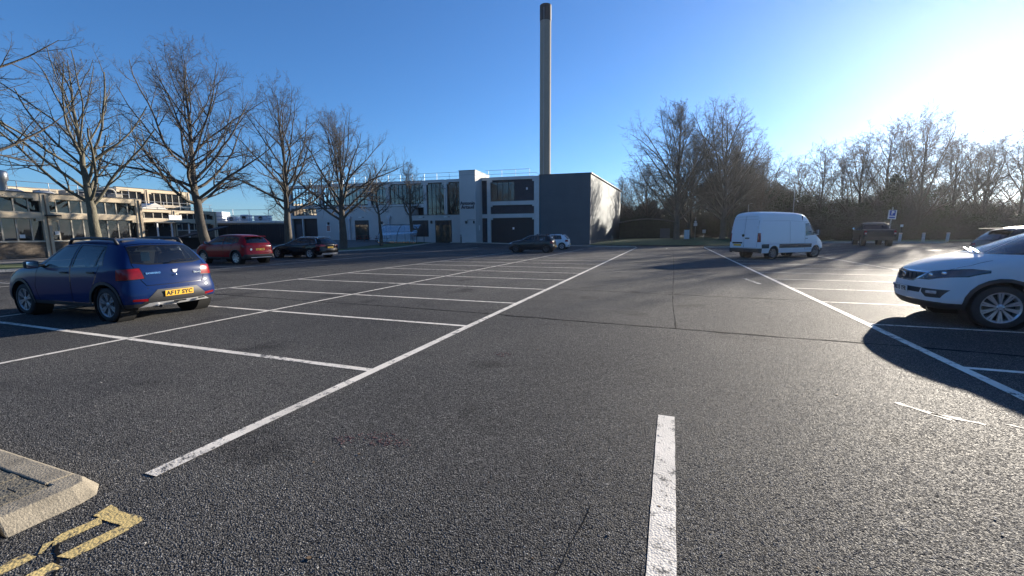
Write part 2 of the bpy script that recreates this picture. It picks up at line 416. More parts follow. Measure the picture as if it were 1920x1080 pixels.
crack((0.15, 7.3), (0.12, 11.2), 0.02, .008); crack((0.12, 11.4), (0.2, 17), 0.016, .008); crack((0.2, 17), (0.3, 40), 0.02, .01, seg=0.4)
crack((-0.55, 0.9), (-0.35, 2.3), 0.006); crack((-2.5, 0.85), (-2.95, 1.05), 0.018, 0.02, 0.05)
crack((-6, 26), (12, 25.2), 0.04, seg=0.4); crack((-18, 31), (-4, 30.4), 0.04, seg=0.4); crack((-18, 22.6), (-12.5, 22.2), 0.05, seg=0.3)

# crumbs of red brick ground into the asphalt, two scatters
RED = mat('red_brick_dust', (0.17, 0.085, 0.085), 0.85, var=0.3, vscale=20)
def crumbs(cx, cy, rx, ry, n):
    mb = MB()
    for _ in range(n):
        a, r = rng.uniform(0, 6.28), math.sqrt(rng.random()); x, y = cx + rx * r * math.cos(a) * rng.random() ** .3, cy + ry * r * math.sin(a)
        s = rng.uniform(0.0025, 0.008); k = rng.uniform(0, 6.28)
        pts = [(x + s * math.cos(k + i * 2.09) * rng.uniform(.6, 1.4), y + s * math.sin(k + i * 2.09) * rng.uniform(.6, 1.4)) for i in range(3)]
        mb.prism(pts, 'z', gz(x, y) + 0.001, gz(x, y) + rng.uniform(0.003, 0.006))
    tag(mb.build('brick_crumbs', RED, fixn=False), 'scatter of dull red crumbs trodden into the asphalt', kind='stuff')
crumbs(-2.02, 2.55, 0.26, 0.10, 110); crumbs(-2.0, 5.0, 0.17, 0.10, 50); crumbs(-2.3, 2.45, 0.12, 0.08, 40)
# pale cement smear near the shadow of the white car
LIME = marking('cement_smear', (0.34, 0.33, 0.30), 0.50, 22.0)
for p, q, ww in (((2.02, 4.75), (2.28, 4.45), 0.06), ((2.2, 4.55), (2.5, 4.42), 0.05), ((2.62, 4.5), (2.95, 4.3), 0.03)):
    strip('cement_smear', p, q, ww, LIME, 0.003, 0.05, 0.015)

# ------------------------------------------------------------------ kerbed island, bottom left of the lane line
KERB = mat('kerb_concrete', (0.23, 0.20, 0.15), 0.88, var=0.35, vscale=7, fine=0.35, fscale=170, bump=0.35, bscale=90)
def build_island():
    # real base plate with kerb stones round it
    base = pyobj('traffic_island', [(-7, -3, 0.02), (-3.36, -3, 0.02), (-3.36, 1.28, 0.02), (-7, 1.28, 0.02), (-7, -3, 0.075), (-3.36, -3, 0.075), (-3.36, 1.28, 0.075), (-7, 1.28, 0.075)],
                 [(0, 3, 2, 1), (4, 5, 6, 7), (0, 1, 5, 4), (1, 2, 6, 5), (2, 3, 7, 6), (3, 0, 4, 7)], mat('island_bed', (0.05, 0.048, 0.04), 0.95, bump=0.5))
    tag(base, 'low kerbed island of splayed kerb stones round narrow pavers', kind='structure')
    def stone(name, poly_fn, a, b):
        mb = MB(); prof = [(0.0, 0.0), (-0.012, 0.03), (-0.075, 0.095), (-0.20, 0.10), (-0.20, 0.0)]
        vs = [poly_fn(o, t, z) for t in (a, b) for (o, z) in prof]; n = len(prof)
        mb.add(vs, [tuple(range(n)), tuple(range(2 * n - 1, n - 1, -1))] + [(i, n + i, n + (i + 1) % n, (i + 1) % n) for i in range(n)])
        mb.build(name, KERB, base, bevel=0.008)
    y = 1.0
    for i in range(4):
        stone('kerb_stone', lambda o, t, z: (-3.17 + o, t, z), 0.994 - 0.915 * (i + 1), 0.994 - 0.915 * i - 0.012)
    # corner block closes the end; the far edge turns away to the left
    pts = [(-3.17, 1.006), (-3.17, 1.31), (-3.20, 1.40), (-3.32, 1.47), (-3.42, 1.47), (-3.42, 1.275), (-3.37, 1.275), (-3.37, 1.006)]
    ins = [(-3.245, 1.006), (-3.245, 1.31), (-3.265, 1.37), (-3.34, 1.40), (-3.42, 1.40), (-3.42, 1.275), (-3.37, 1.275), (-3.37, 1.006)]
    mb = MB(); n = len(pts)
    mb.add([(x, y, 0) for x, y in pts] + [(x, y, 0.095 if i < 5 else 0.10) for i, (x, y) in enumerate(ins)], [tuple(range(n - 1, -1, -1)), tuple(range(n, 2 * n))] + [(i, (i + 1) % n, n + (i + 1) % n, n + i) for i in range(n)])
    mb.build('kerb_stone', KERB, base, bevel=0.008)
    for i in range(4):
        stone('kerb_stone', lambda o, t, z: (t, 1.47 + o * (1 if True else 1), z), -3.426 - 0.915 * (i + 1), -3.426 - 0.915 * i - 0.008)
    pv = [mat('paver_grey_a', (0.13, 0.115, 0.085), 0.9, var=0.35, vscale=6, fine=0.3, fscale=90, bump=0.7, bscale=60), mat('paver_grey_b', (0.10, 0.092, 0.072), 0.9, var=0.35, vscale=5, fine=0.3, fscale=90, bump=0.7, bscale=60)]
    x = -3.385
    for c in range(12):
        y = 1.255 - (c % 2) * 0.12
        yy = 1.262
        while yy > -0.9:
            l = 0.205 if not (yy == 1.262 and c % 2) else 0.10
            MB().box(x - 0.098, x, yy - l + 0.006, yy, 0.03, 0.096 + rng.uniform(-0.003, 0.003)).build('paver', pv[rng.random() < .4], base, bevel=0.004); yy -= l
        x -= 0.105
build_island(); bpy.data.objects['traffic_island'].location = (-0.055, -0.03, 0)

# grit, leaf scraps and pale chips lying loose on the surface
LITTER = [mat('dead_leaf_scrap', (.16, .10, .05), .8, var=.4, vscale=30), mat('pale_chip', (.42, .40, .36), .8, var=.2, vscale=30)]
for li, (nn, smin, smax) in enumerate(((110, .005, .016), (420, .003, .008))):
    mb = MB()
    for _ in range(nn):
        y = 1.2 + 26 * rng.random() ** 2.0; x = rng.uniform(-1, 1) * (3 + y * .95) - y * .3
        if x < -3.1 and y < 1.6: continue
        sz, k = rng.uniform(smin, smax), rng.uniform(0, 6.28); n_ = 5 if li == 0 else 4
        z0 = gz(x, y) + .004
        pts = [(x + sz * math.cos(k + i * 6.283 / n_) * rng.uniform(.5, 1.3), y + sz * math.sin(k + i * 6.283 / n_) * rng.uniform(.4, 1.2)) for i in range(n_)]
        mb.prism(pts, 'z', z0, z0 + (rng.uniform(.001, .004) if li == 0 else sz * .7))
    tag(mb.build(('leaf_scraps', 'loose_chippings')[li], LITTER[li], fixn=False), ('brown leaf scraps blown across the asphalt', 'pale loose chippings scattered on the asphalt')[li], kind='stuff')

# ------------------------------------------------------------------ verges and kerbs further off
GRASS = mat('winter_grass', (0.095, 0.115, 0.032), 0.9, var=0.4, vscale=0.8, fine=0.35, fscale=30, bump=1.0, bscale=25)
FLAG = mat('paving_flags', (0.13, 0.125, 0.12), 0.85, var=0.2, vscale=1.2, fine=0.15, fscale=60)
def sheet(name, outline_fn, n, m, dz, kind='structure', label=None):
    """strip of ground between two edges, draped"""
    V = []; k = 6
    for i in range(n + 1):
        a, b = outline_fn(i / n); a, b = Vector(a), Vector(b)
        for j in range(k + 1):
            p = a.lerp(b, j / k); V.append((p.x, p.y, gz(p.x, p.y) + dz))
    Fc = [(i * (k + 1) + j, (i + 1) * (k + 1) + j, (i + 1) * (k + 1) + j + 1, i * (k + 1) + j + 1) for i in range(n) for j in range(k)]
    o = pyobj(name, V, Fc, m, smooth=True); tag(o, label, kind=kind); return o
kerbL = lambda y: -28.2 - 0.02 * (y - 10) - 0.0022 * max(0, y - 30) ** 2
sheet('grass_verge', lambda t: ((kerbL(-8 + 58 * t) - 0.15, -8 + 58 * t), (-34.5 + 0.5 * t, -8 + 58 * t)), 40, GRASS, 0.10, label='shaded grass verge under the row of bare trees')
sheet('pavement', lambda t: ((-34.4, -8 + 60 * t), (-48, -8 + 60 * t)), 40, FLAG, 0.085, label='paved forecourt in front of the buildings')
sheet('grass_verge', lambda t: ((-9.4 + 70 * t, 51.5), (-9.4 + 90 * t, 110)), 50, GRASS, 0.11, label='mossy lawn beneath the big bare trees')
KERB2 = mat('far_kerb', (0.36, 0.345, 0.31), 0.85, var=0.2, vscale=2)
def kerb_run(fn, length, h=0.12, label='line of concrete kerb stones'):
    root = None; n = int(length / 0.915)
    for i in range(n):
        a, b = Vector(fn(i / n)), Vector(fn((i + 0.985) / n)); d = (b - a).normalized(); q = Vector((-d.y, d.x)) * 0.125
        za, zb = gz(a.x, a.y), gz(b.x, b.y)
        vs = [(p.x, p.y, z + zz) for zz in (-0.05, h) for p, z in ((a, za), (b, zb), (b + q, zb), (a + q, za))]
        o = pyobj('kerb' if root is None else 'kerb_stone', vs, [(0, 3, 2, 1), (4, 5, 6, 7), (0, 1, 5, 4), (1, 2, 6, 5), (2, 3, 7, 6), (3, 0, 4, 7)], KERB2, root)
        if root is None: root = tag(o, label, kind='structure')
kerb_run(lambda t: (kerbL(50 - 50 * t) + 0.0, 50 - 50 * t), 52, label='kerb along the grass verge under the trees')
kerb_run(lambda t: (-28 + 24.6 * t, 51.2 - 3.6 * sm(.55, 1, t)), 25, label='kerb in front of the dark clad block')
kerb_run(lambda t: (3.4 + 20 * t, 48.2 + 1.2 * t), 20, label='kerb behind the white van')
kerb_run(lambda t: (12.0 + 40 * t, 51.6 + 14.8 * t), 42, label='kerb at the foot of the hedge')
# ------------------------------------------------------------------ grey rendered building (facade frame: x = along the front to the left, y = outwards, z up)
RENDER_G = mat('pale_grey_render', (0.48, 0.475, 0.46), 0.8, var=0.08, vscale=0.6, fine=0.06, fscale=25, bump=0.15, bscale=40)
RENDER_L = mat('pale_grey_frame', (0.54, 0.53, 0.51), 0.8, var=0.12, vscale=0.7, fine=0.06, fscale=25)
DARKCLAD = mat('midnight_blue_cladding', (0.052, 0.086, 0.105), 0.7, var=0.15, vscale=0.5, fine=0.1, fscale=12)
DARKBRICK = brickmat('charcoal_brick', (0.035, 0.04, 0.052), (0.05, 0.052, 0.062), (0.03, 0.032, 0.04))
ROLLER = mat('black_roller_door', (0.012, 0.014, 0.018), 0.6, var=0.2)
FRAME_D = mat('dark_window_frame', (0.018, 0.02, 0.024), 0.5)
PANE = glass('building_pane', (0.42, 0.47, 0.46), 1.0, 0.05)
PANE_D = glass('dark_pane', (0.16, 0.18, 0.18), 1.1, 0.05)
INSIDE = mat('dim_room', (0.05, 0.05, 0.047), 0.9, var=0.35, vscale=0.6)
BEIGE_REFL = mat('beige_reflection', (0.50, 0.46, 0.37), 0.8, var=0.25, vscale=0.9)  # cream sheet behind the panes, painting in their reflection of sunlit surroundings
STEEL = mat('galvanised_steel', (0.42, 0.43, 0.44), 0.45, 0.7, var=0.15)
PIPEG = mat('grey_downpipe', (0.48, 0.50, 0.54), 0.5)
BLACK = mat('black_metal', (0.014, 0.015, 0.017), 0.5)
WHITE_P = mat('white_sheet', (0.74, 0.74, 0.72), 0.6, var=0.06)
DX, DY = -46.3, -4.3
FROT = math.atan2(DY, DX)
bld = empty('college_building', (-9.75, 55.3, 0), FROT, 'pale grey two storey building with tall window bays and a dark blue block', 'building')
def bbox(name, s0, s1, y0, y1, z0, z1, m, parent=bld, bevel=0.0):
    return MB().box(s0, s1, y0, y1, z0, z1).build(name, m, parent, bevel=bevel)
Dp = 26.5
# dark clad block: horizontal boards, each with a shadow gap
core = MB().prism([(.06, -.06), (6.62, -.06), (6.62, -Dp + .1), (-3.34, -Dp + .1)], 'z', -.6, 9.06).build('clad_block', DARKCLAD, bld)
def board(z0, z1, i): return MB().box(0.0, 6.68, -0.055, 0.0 + 0.004 * (i % 3), z0, z1)
nb = 48
for i in range(nb):
    z0 = -0.3 + i * (9.42 / nb); board(z0 + 0.012, z0 + 9.42 / nb, i).build('clad_board', DARKCLAD, core)
MB().prism([(-.10, .06), (6.8, .06), (6.8, -Dp), (-3.62, -Dp)], 'z', 9.125, 9.22).build('roof_edge', mat('dark_coping', (0.03, 0.04, 0.055), 0.5), core)
# sun-struck brick flank with a door, and a low parapet hut behind the edge
FLANK = brickmat('buff_brick', (0.165, 0.155, 0.14), (0.125, 0.118, 0.108), (0.17, 0.163, 0.15))
# (the flank is not square to the front: its own frame runs x = back along the wall, y = outwards)
fl = MB().box(.07, 26.3, -.09, 0, -.6, 9.12).build('brick_flank', FLANK, bld)
fl.matrix_local = basis((-3.45, -26.1, 0), (-26.1, 3.45, 0), (0, 0, 0))
bbox('flank_door', 10.5, 11.6, .003, .02, 0.2, 2.9, mat('grey_door', (0.20, 0.20, 0.19), 0.6), fl)
bbox('door_reveal', 11.7, 12.6, .003, .014, 0.2, 2.9, BLACK, fl)
bbox('corner_trim', -.02, .065, -.02, .03, -0.6, 9.12, mat('pale_trim', (0.5, 0.5, 0.48), 0.7), fl)
for q in (6.5, 13.2, 19.8): MB().tube([(q, .06, 0), (q, .06, 9.0)], .05, 8).build('downpipe', mat('dull_column', (.16, .17, .18), .7), fl)
bbox('roof_hut', 0.5, 5.5, -22, -8, 9.22, 10.1, RENDER_L)
# main volume
bbox('rear_volume', 6.9, 46.4, -14, -0.75, -0.6, 9.0, INSIDE)
bbox('roof', 6.75, 46.5, -14.1, -0.02, 9.0, 9.1, mat('roof_felt', (0.08, 0.08, 0.085), 0.9))
bbox('end_wall', 46.4, 46.6, -14, -0.02, -0.6, 9.05, RENDER_G)
def pillar(s0, s1, z0=-0.6, z1=9.05, y0=-0.35, y1=0.10): bbox('pillar', s0, s1, y0, y1, z0, z1, RENDER_L, bevel=0.015)
def beam(s0, s1, z0, z1, y0=-0.3, y1=0.07): bbox('beam', s0, s1, y0, y1, z0, z1, RENDER_L, bevel=0.01)
for s0, s1 in ((6.72, 7.40), (13.50, 13.98), (19.90, 20.33), (23.06, 23.54), (29.02, 29.55), (32.06, 32.60), (40.6, 41.15), (46.35, 46.75)):
    pillar(s0, s1)
for s0, s1 in ((7.40, 13.50), (13.98, 14.8), (17.05, 19.9), (20.33, 23.06), (23.54, 29.02), (29.55, 32.06), (32.6, 40.6), (41.15, 46.35)):
    beam(s0, s1, 8.72, 9.12, y1=0.095)
    for s, d in ((s0, 1), (s1, -1)):                # stepped haunches under the parapet beam
        if s1 - s0 > 2: bbox('haunch', min(s, s + d * .26), max(s, s + d * .26), -0.28, 0.068, 8.45, 8.72, RENDER_L)
def window(s0, s1, z0, z1, nx, rows, y=-0.22, pane=PANE, back=None, backd=0.35, name='window'):
    """glazed opening: outer frame, each mullion and transom, each pane its own piece"""
    fr = MB(); t = 0.06
    fr.box(s0, s1, y - .03, y + .05, z0, z0 + t); fr.box(s0, s1, y - .03, y + .05, z1 - t, z1)
    fr.box(s0, s0 + t, y - .03, y + .05, z0 + t, z1 - t); fr.box(s1 - t, s1, y - .03, y + .05, z0 + t, z1 - t)
    f = fr.build(name, FRAME_D, bld)
    zs = [z0 + t] + [z0 + (z1 - z0) * r for r in rows] + [z1 - t]; wdt = (s1 - s0 - 2 * t) / nx
    for i in range(nx):
        a = s0 + t + i * wdt
        if i: bbox('mullion', a - .03, a + .03, y - .028, y + .058, z0 + t, z1 - t, FRAME_D, f)
        for k in range(len(zs) - 1):
            g = MB().add([(a + .03, y, zs[k] + .02), (a + wdt - .03, y, zs[k] + .02), (a + wdt - .03, y + rng.uniform(-.012, .012), zs[k + 1] - .02), (a + .03, y, zs[k + 1] - .02)], [(0, 1, 2, 3)])
            g.build('pane', pane, f, fixn=False)
    for k in range(1, len(zs) - 1):
        bbox('transom', s0 + t, s1 - t, y - .025, y + .045, zs[k] - .025, zs[k] + .025, FRAME_D, f)
    if back is not None:
        bbox('reflection_sheet' if back is BEIGE_REFL else 'room_back', s0, s1, y - backd - .04, y - backd, z0, z1, back, f)
    return f
# bay by the dark block
bbox('brick_panel', 7.40, 10.1, -0.3, -0.12, 5.9, 8.72, DARKBRICK); bbox('brick_panel', 10.1, 13.5, -0.3, -0.12, 8.50, 8.72, DARKBRICK)
window(10.1, 13.48, 5.92, 8.50, 4, (.82,), -0.16, back=INSIDE)
beam(7.40, 13.5, 5.37, 5.9); bbox('brick_panel', 7.40, 13.5, -0.3, -0.12, 4.2, 5.37, DARKBRICK); beam(7.40, 13.5, 3.66, 4.2)
for s in (7.40, 13.24):
    for z in (3.42, 5.18): bbox('haunch', s, s + .26, -.28, .06, z, z + (.24 if z < 4 else .19), RENDER_L)
gd = bbox('roller_door', 7.40, 13.5, -0.34, -0.2, -0.6, 3.66, ROLLER)
for i in range(9): bbox('door_slat', 7.45, 13.45, -0.2, -0.185, 0.4 + i * .36, 0.4 + i * .36 + .30, ROLLER, gd)
bbox('notice', 10.2, 10.45, -0.18, -0.175, 2.1, 2.4, WHITE_P, gd); bbox('wall_light', 8.3, 8.5, -.12, .0, 7.35, 7.65, WHITE_P)
bbox('brick_panel', 13.98, 14.8, -0.3, -0.12, 4.2, 8.72, DARKBRICK); beam(13.98, 14.8, 3.66, 4.2); bbox('brick_panel', 13.98, 14.8, -0.3, -0.12, -.6, 3.66, DARKBRICK)
# stair tower with the name on it
tw = bbox('stair_tower', 14.75, 17.0, -3.4, 2.6, -0.6, 9.78, RENDER_G, bevel=0.01)
bbox('tower_coping', 14.7, 17.05, -3.45, 2.65, 9.782, 9.84, mat('dark_coping', (0.03, 0.04, 0.055)), tw)
bbox('tower_band', 14.77, 16.98, 2.602, 2.606, 9.22, 9.24, BLACK, tw)
NAVY = mat('navy_letter', (0.012, 0.014, 0.03), 0.5)
for body, z in (('Antonin', 5.56), ('Artaud', 5.06)):
    textmesh('name_lettering', body, 0.64, NAVY, tw, basis((-1, 0, 0), (0, 0, 1), (15.86, 2.625, z)), 0.03, bold=0.010)
for s in (16.1, 15.0): MB().box(s - .09, s + .09, 2.602, 2.74, 2.9, 3.26).build('wall_lamp', BLACK, tw, bevel=.02)
bbox('conduit', 14.8, 15.9, 2.602, 2.63, 3.36, 3.40, BLACK, tw); bbox('conduit_drop', 15.86, 15.9, 2.631, 2.66, 2.95, 3.40, BLACK, tw); bbox('notice', 14.72, 14.748, 1.0, 1.4, 2.0, 2.7, WHITE_P, tw)
# tall bays left of the tower
window(17.1, 19.88, 4.2, 8.70, 2, (.22, .55, .86), back=INSIDE); window(20.36, 23.04, 4.2, 8.70, 4, (.22, .55, .86), back=INSIDE)
window(23.56, 29.0, 5.85, 8.70, 8, (.3, .8), back=INSIDE); window(29.57, 32.04, 5.85, 8.70, 4, (.3, .8), back=INSIDE)
window(32.62, 40.58, 5.95, 8.70, 12, (.28, .75), back=BEIGE_REFL, backd=.25); window(41.17, 46.33, 6.05, 8.70, 8, (.28, .75), back=BEIGE_REFL, backd=.25)
beam(23.54, 40.6, 5.35, 5.85, y1=.06); beam(41.15, 46.35, 5.6, 6.05); window(41.17, 46.33, 4.5, 5.6, 8, (), back=BEIGE_REFL, backd=.25); beam(41.15, 46.35, 4.06, 4.5)
bbox('roller_door', 41.15, 46.35, -0.5, -0.3, -.6, 4.06, ROLLER); pillar(44.3, 44.5, -.6, 4.06, -.2, .05)
bbox('steel_door', 44.9, 45.9, -0.298, -0.26, 0.4, 3.2, mat('slate_door', (.06, .065, .08), .6))
# single storey projection with doors
lb = bbox('entrance_block', 24.75, 40.55, -0.7, 1.45, -0.6, 5.42, RENDER_G, bevel=.01); bbox('coping', 24.7, 40.6, -.7, 1.5, 5.422, 5.47, BLACK, lb)
lb2 = bbox('entrance_block', 17.01, 24.745, -0.7, 1.45, -0.6, 4.17, RENDER_G, bevel=.01); bbox('coping', 17.06, 24.8, -.7, 1.5, 4.172, 4.23, BLACK, lb2)
def glazed_door(s0, s1, z0, z1, par, y=1.45):
    d = bbox('door_surround', s0, s1, y + .002, y + .03, z0, z1, BLACK, par)
    n = 3; wdt = (s1 - s0 - .16) / n
    for i in range(n):
        a = s0 + .08 + i * wdt
        bbox('door_glass', a + .03, a + wdt - .03, y + .031, y + .036, z0 + .1, z1 - .65, mat('mirror_glass', (0.05, 0.06, 0.05), 0.06, 0.0, 1.0, var=.5), d)
        bbox('door_stile', a - .03, a + .03, y + .032, y + .055, z0, z1 - .6, FRAME_D, d)
glazed_door(31.7, 34.0, .5, 3.6, lb); glazed_door(18.7, 21.15, .3, 3.42, lb2)
bbox('dark_window', 22.2, 24.6, 1.452, 1.48, 1.2, 3.46, BLACK, lb2)
for s in (28.3, 34.85):
    MB().box(s - .25, s + .25, 1.452, 1.75, 3.8, 4.2).build('rain_hopper', PIPEG, lb, bevel=.02); MB().tube([(s, 1.6, .3), (s, 1.6, 3.82)], .13, 10).build('downpipe', PIPEG, lb, smooth=False)
for s, p in ((38.5, lb), (36.4, lb), (29.5, lb), (21.7, lb2)): MB().box(s - .12, s + .12, 1.452, 1.64, 3.0, 3.4).build('wall_lamp', BLACK, p, bevel=.03)
for s, p, z in ((33.1, lb, 4.0), (23.4, lb2, 3.86), (19.6, lb2, 3.84)): bbox('bulkhead_lamp', s - .22, s + .22, 1.452, 1.53, z, z + .11, WHITE_P, p); bbox('sensor', s - .6, s - .48, 1.452, 1.54, z - .02, z + .1, BLACK, p)
# roof guard rail
rail = MB()
for z in (9.68, 10.22): rail.tube([(8.3, -1.2, z), (14.6, -1.2, z)], .024, 6); rail.tube([(18.3, -1.2, z), (46.4, -1.2, z)], .024, 6)
rl = rail.build('guard_rail', STEEL, bld)
s = 8.3
while s < 46.5:
    if not 14.7 < s < 18.2: MB().tube([(s, -1.2, 9.08), (s, -1.2, 10.24)], .024, 6).build('rail_post', STEEL, rl)
    s += 1.95
MB().tube([(6.9, -1.2, 9.15), (7.3, -1.2, 9.7), (8.3, -1.2, 9.7)], .024, 6).build('rail_end', STEEL, rl)
def fpt(s, y, z=0):
    c, k = math.cos(FROT), math.sin(FROT); return Vector((-9.75 + s * c - y * k, 55.3 + s * k + y * c, z))
# posters on the wall: pale sheet with a printed panel
pcol = [(0.42, .20, .16), (.5, .5, .5), (.30, .32, .36)]
plab = ['white framed poster with an orange picture on the grey wall', 'white framed poster with a pale picture by the tree trunk', 'white framed poster with a dark picture between the downpipes']
for i, s in enumerate((38.6, 36.45, 29.45)):
    e = empty('wall_poster', fpt(s, 1.455, 1.95), FROT, plab[i], 'poster')
    MB().box(-.36, .36, 0, .03, 0, 1.15).build('frame', WHITE_P, e, bevel=.005)
    MB().box(-.28, .28, .031, .034, .14 if i < 2 else .1, .95 if i < 2 else .5).build('picture', mat('poster_print_%d' % i, pcol[i], .5, var=.6, vscale=6), e)

# ------------------------------------------------------------------ chimney
ch = empty('chimney_stack', (-20.6, 72, 0), 0, 'very tall round concrete chimney with a black top behind the building', 'chimney')
CON = mat('stack_concrete', (0.25, 0.225, 0.18), 0.85, var=0.14, vscale=0.35, fine=.1, fscale=14, stretch=(1, 1, .25))
zz = 0.0
for i, z1 in enumerate((15.6, 26.5, 36.2)):
    r0 = 0.96 - .0012 * zz
    MB().lathe([(r0, zz), (r0 - .0012 * (z1 - zz), z1 - .03), (r0 - .05, z1 - .02), (r0 - .05, z1)], 40).build('shaft_section', CON, ch, True).data.set_sharp_from_angle(angle=.6); zz = z1
MB().lathe([(0.93, 36.2), (.955, 36.25), (.955, 38.6), (.80, 38.62), (.78, 37.5)], 40).build('black_cap', mat('soot_black_band', (.02, .021, .024), .7), ch, True).data.set_sharp_from_angle(angle=.6)
MB().tube([(.0, -.97, 1), (.0, -.985, 38)], .025, 5).build('lightning_strip', STEEL, ch)

# ------------------------------------------------------------------ sunlit concrete building on the left (frame: x along -Y ... built facing local +y)
CONC = mat('sunlit_concrete', (0.58, 0.48, 0.34), 0.85, var=0.16, vscale=0.9, fine=0.15, fscale=40, bump=.2, bscale=50)
BRN = brickmat('brown_brick', (0.105, 0.082, 0.06), (0.15, 0.12, 0.09), (0.16, 0.14, 0.115))
WOODF = mat('pale_mullion', (0.46, 0.42, 0.34), 0.7)
def yframe(name, X, Y, label, cat='building'):
    # local x = world +Y, local y = world -X, so 'outwards' towards the car park is local -y
    return empty(name, (X, Y, 0), R(90), label, cat)
def concrete_block(root, x0, bays, zs, zsill, zbeam0, zbeam1, zup0, ztop, depth, lower_brick=True):
    """bays: list of (start, end, mullion positions)"""
    def b(name, a0, a1, y0, y1, z0, z1, m, par=root, bev=0): return MB().box(a0, a1, y0, y1, z0, z1).build(name, m, par, bevel=bev)
    X1 = bays[-1][1] + .42
    b('inner_wall', x0, X1 - .1, .55, depth, -.3, ztop - .35, INSIDE); b('roof_slab', x0, X1, -.05, depth, ztop - .3, ztop - .02, CONC)
    b('coping', x0, X1 + .05, -.14, .25, ztop - .018, ztop + .04, mat('dark_coping', (0.03, 0.04, 0.055)))
    b('flank_wall', X1 - .098, X1, .301, depth, -.3, ztop - .31, BRN)
    for (a, e, mul) in bays:
        b('pillar', e, e + .42, -.13, .3, -.3, ztop - .02, CONC, bev=.012); MB().tube([(e + .21, -.16, .0), (e + .21, -.16, ztop - .1)], .035, 6).build('rain_pipe', mat('rust_pipe', (.2, .14, .09), .7), root)
        b('parapet', a, e, -.10, .2, zup0 + .0, ztop - .02, CONC, bev=.01); b('beam', a, e, -.10, .2, zbeam0, zbeam1, CONC, bev=.01)
        for q, d in ((a, 1), (e, -1)):
            for zt in (zup0, zbeam0): b('haunch', min(q, q + d * .33), max(q, q + d * .33), -.09, .19, zt - .17, zt, CONC)
        if lower_brick: b('brick_wall', a, e, -.06, .2, -.3, zsill - .06, BRN)
        b('sill', a, e, -.12, .2, zsill - .06, zsill, WOODF)
        for (z0, z1) in ((zsill, zbeam0), (zbeam1, zup0)):
            mm = [a] + mul + [e]
            fr = b('window_frame', a, e, .05, .12, z0, z0 + .05, WOODF); b('head', a, e, .05, .12, z1 - .04, z1, WOODF, fr)
            for i, q in enumerate(mm[1:-1]): b('mullion', q - .035, q + .035, .04, .13, z0 + .05, z1 - .04, WOODF, fr)
            for i in range(len(mm) - 1):
                MB().add([(mm[i] + .03, .09 + rng.uniform(-.01, .01), z0 + .05), (mm[i + 1] - .03, .09, z0 + .05), (mm[i + 1] - .03, .09 + rng.uniform(-.012, .012), z1 - .04), (mm[i] + .03, .09, z1 - .04)], [(0, 1, 2, 3)]).build('pane', PANE_D, fr, fixn=False)
    return b
lbld = yframe('workshop_building', -41, 0, 'sunlit tan concrete framed building with brown brick below its windows')
# local y points to world -X (away), so outward faces sit at negative local y: facade at y ~ 0
b1 = concrete_block(lbld, 6.0, [(6.2, 10.95, [7.1, 8.0, 8.9, 9.9]), (11.37, 16.45, [12.2, 13.0, 13.8, 14.5, 15.18, 15.89]), (16.87, 22.05, [17.29, 18.01, 18.68, 19.4, 20.12, 20.8, 21.54])], None, 1.26, 2.82, 3.22, 4.18, 4.55, 12)
MB().box(16.55, 17.25, -.6, -.14, 2.98, 3.08).build('floodlight', BLACK, lbld, bevel=.01)
b1('paper_notice', 15.25, 15.52, .03, .036, 1.48, 1.72, WHITE_P); b1('paper_notice', 17.02, 17.28, .03, .036, 1.7, 1.95, WHITE_P); b1('green_cabinet', 14.45, 14.72, .35, .5, 1.3, 1.9, mat('green_door', (.06, .11, .04), .6))
r2 = MB()
for z in (4.95, 5.35): r2.tube([(6, .9, z), (22.2, .9, z)], .022, 6)
rr = r2.build('guard_rail', STEEL, lbld)
for i in range(11): MB().tube([(6.2 + i * 1.6, .9, 4.5), (6.2 + i * 1.6, .9, 5.37)], .022, 6).build('rail_post', STEEL, rr)
MB().lathe([(.20, 4.5), (.20, 5.2), (.30, 5.35), (.31, 5.75), (.24, 5.9), (0, 5.9)], 16, origin=(15.05, .6, 0)).build('vent_cowl', STEEL, lbld, True)
MB().tube([(21.2, .7, 4.5), (21.2, .7, 5.05), (21.1, .7, 5.22), (20.9, .7, 5.28), (20.55, .7, 5.25)], .07, 8).build('gooseneck_pipe', mat('cream_pipe', (.6, .56, .48), .6), lbld, True)
MB().tube([(20.55, .7, 5.27), (20.47, .7, 5.27)], .12, 10).build('pipe_bell', mat('cream_pipe', (.6, .56, .48), .6), lbld)
for x, w2, h in ((10, .8, .35), (13, 1.2, .3), (17.2, .9, .4), (18.6, .5, .5), (19.6, .5, .35), (21.6, .5, .45)):
    MB().box(x, x + w2, 1.6, 2.6, 4.53, 4.53 + h).build('roof_unit', mat('weathered_unit', (.34, .30, .24), .7), lbld, bevel=.03)
for x in (16.7, 18.3): MB().lathe([(.6, 4.53), (.55, 4.65), (.3, 4.78), (0, 4.82)], 14, origin=(x - 1.2, .8, 0)).build('rooflight_dome', mat('cloudy_dome', (.55, .53, .48), .4), lbld, True)
b1('upper_storey', 8, 20.5, 5.5, 10, 4.53, 5.35, CONC)
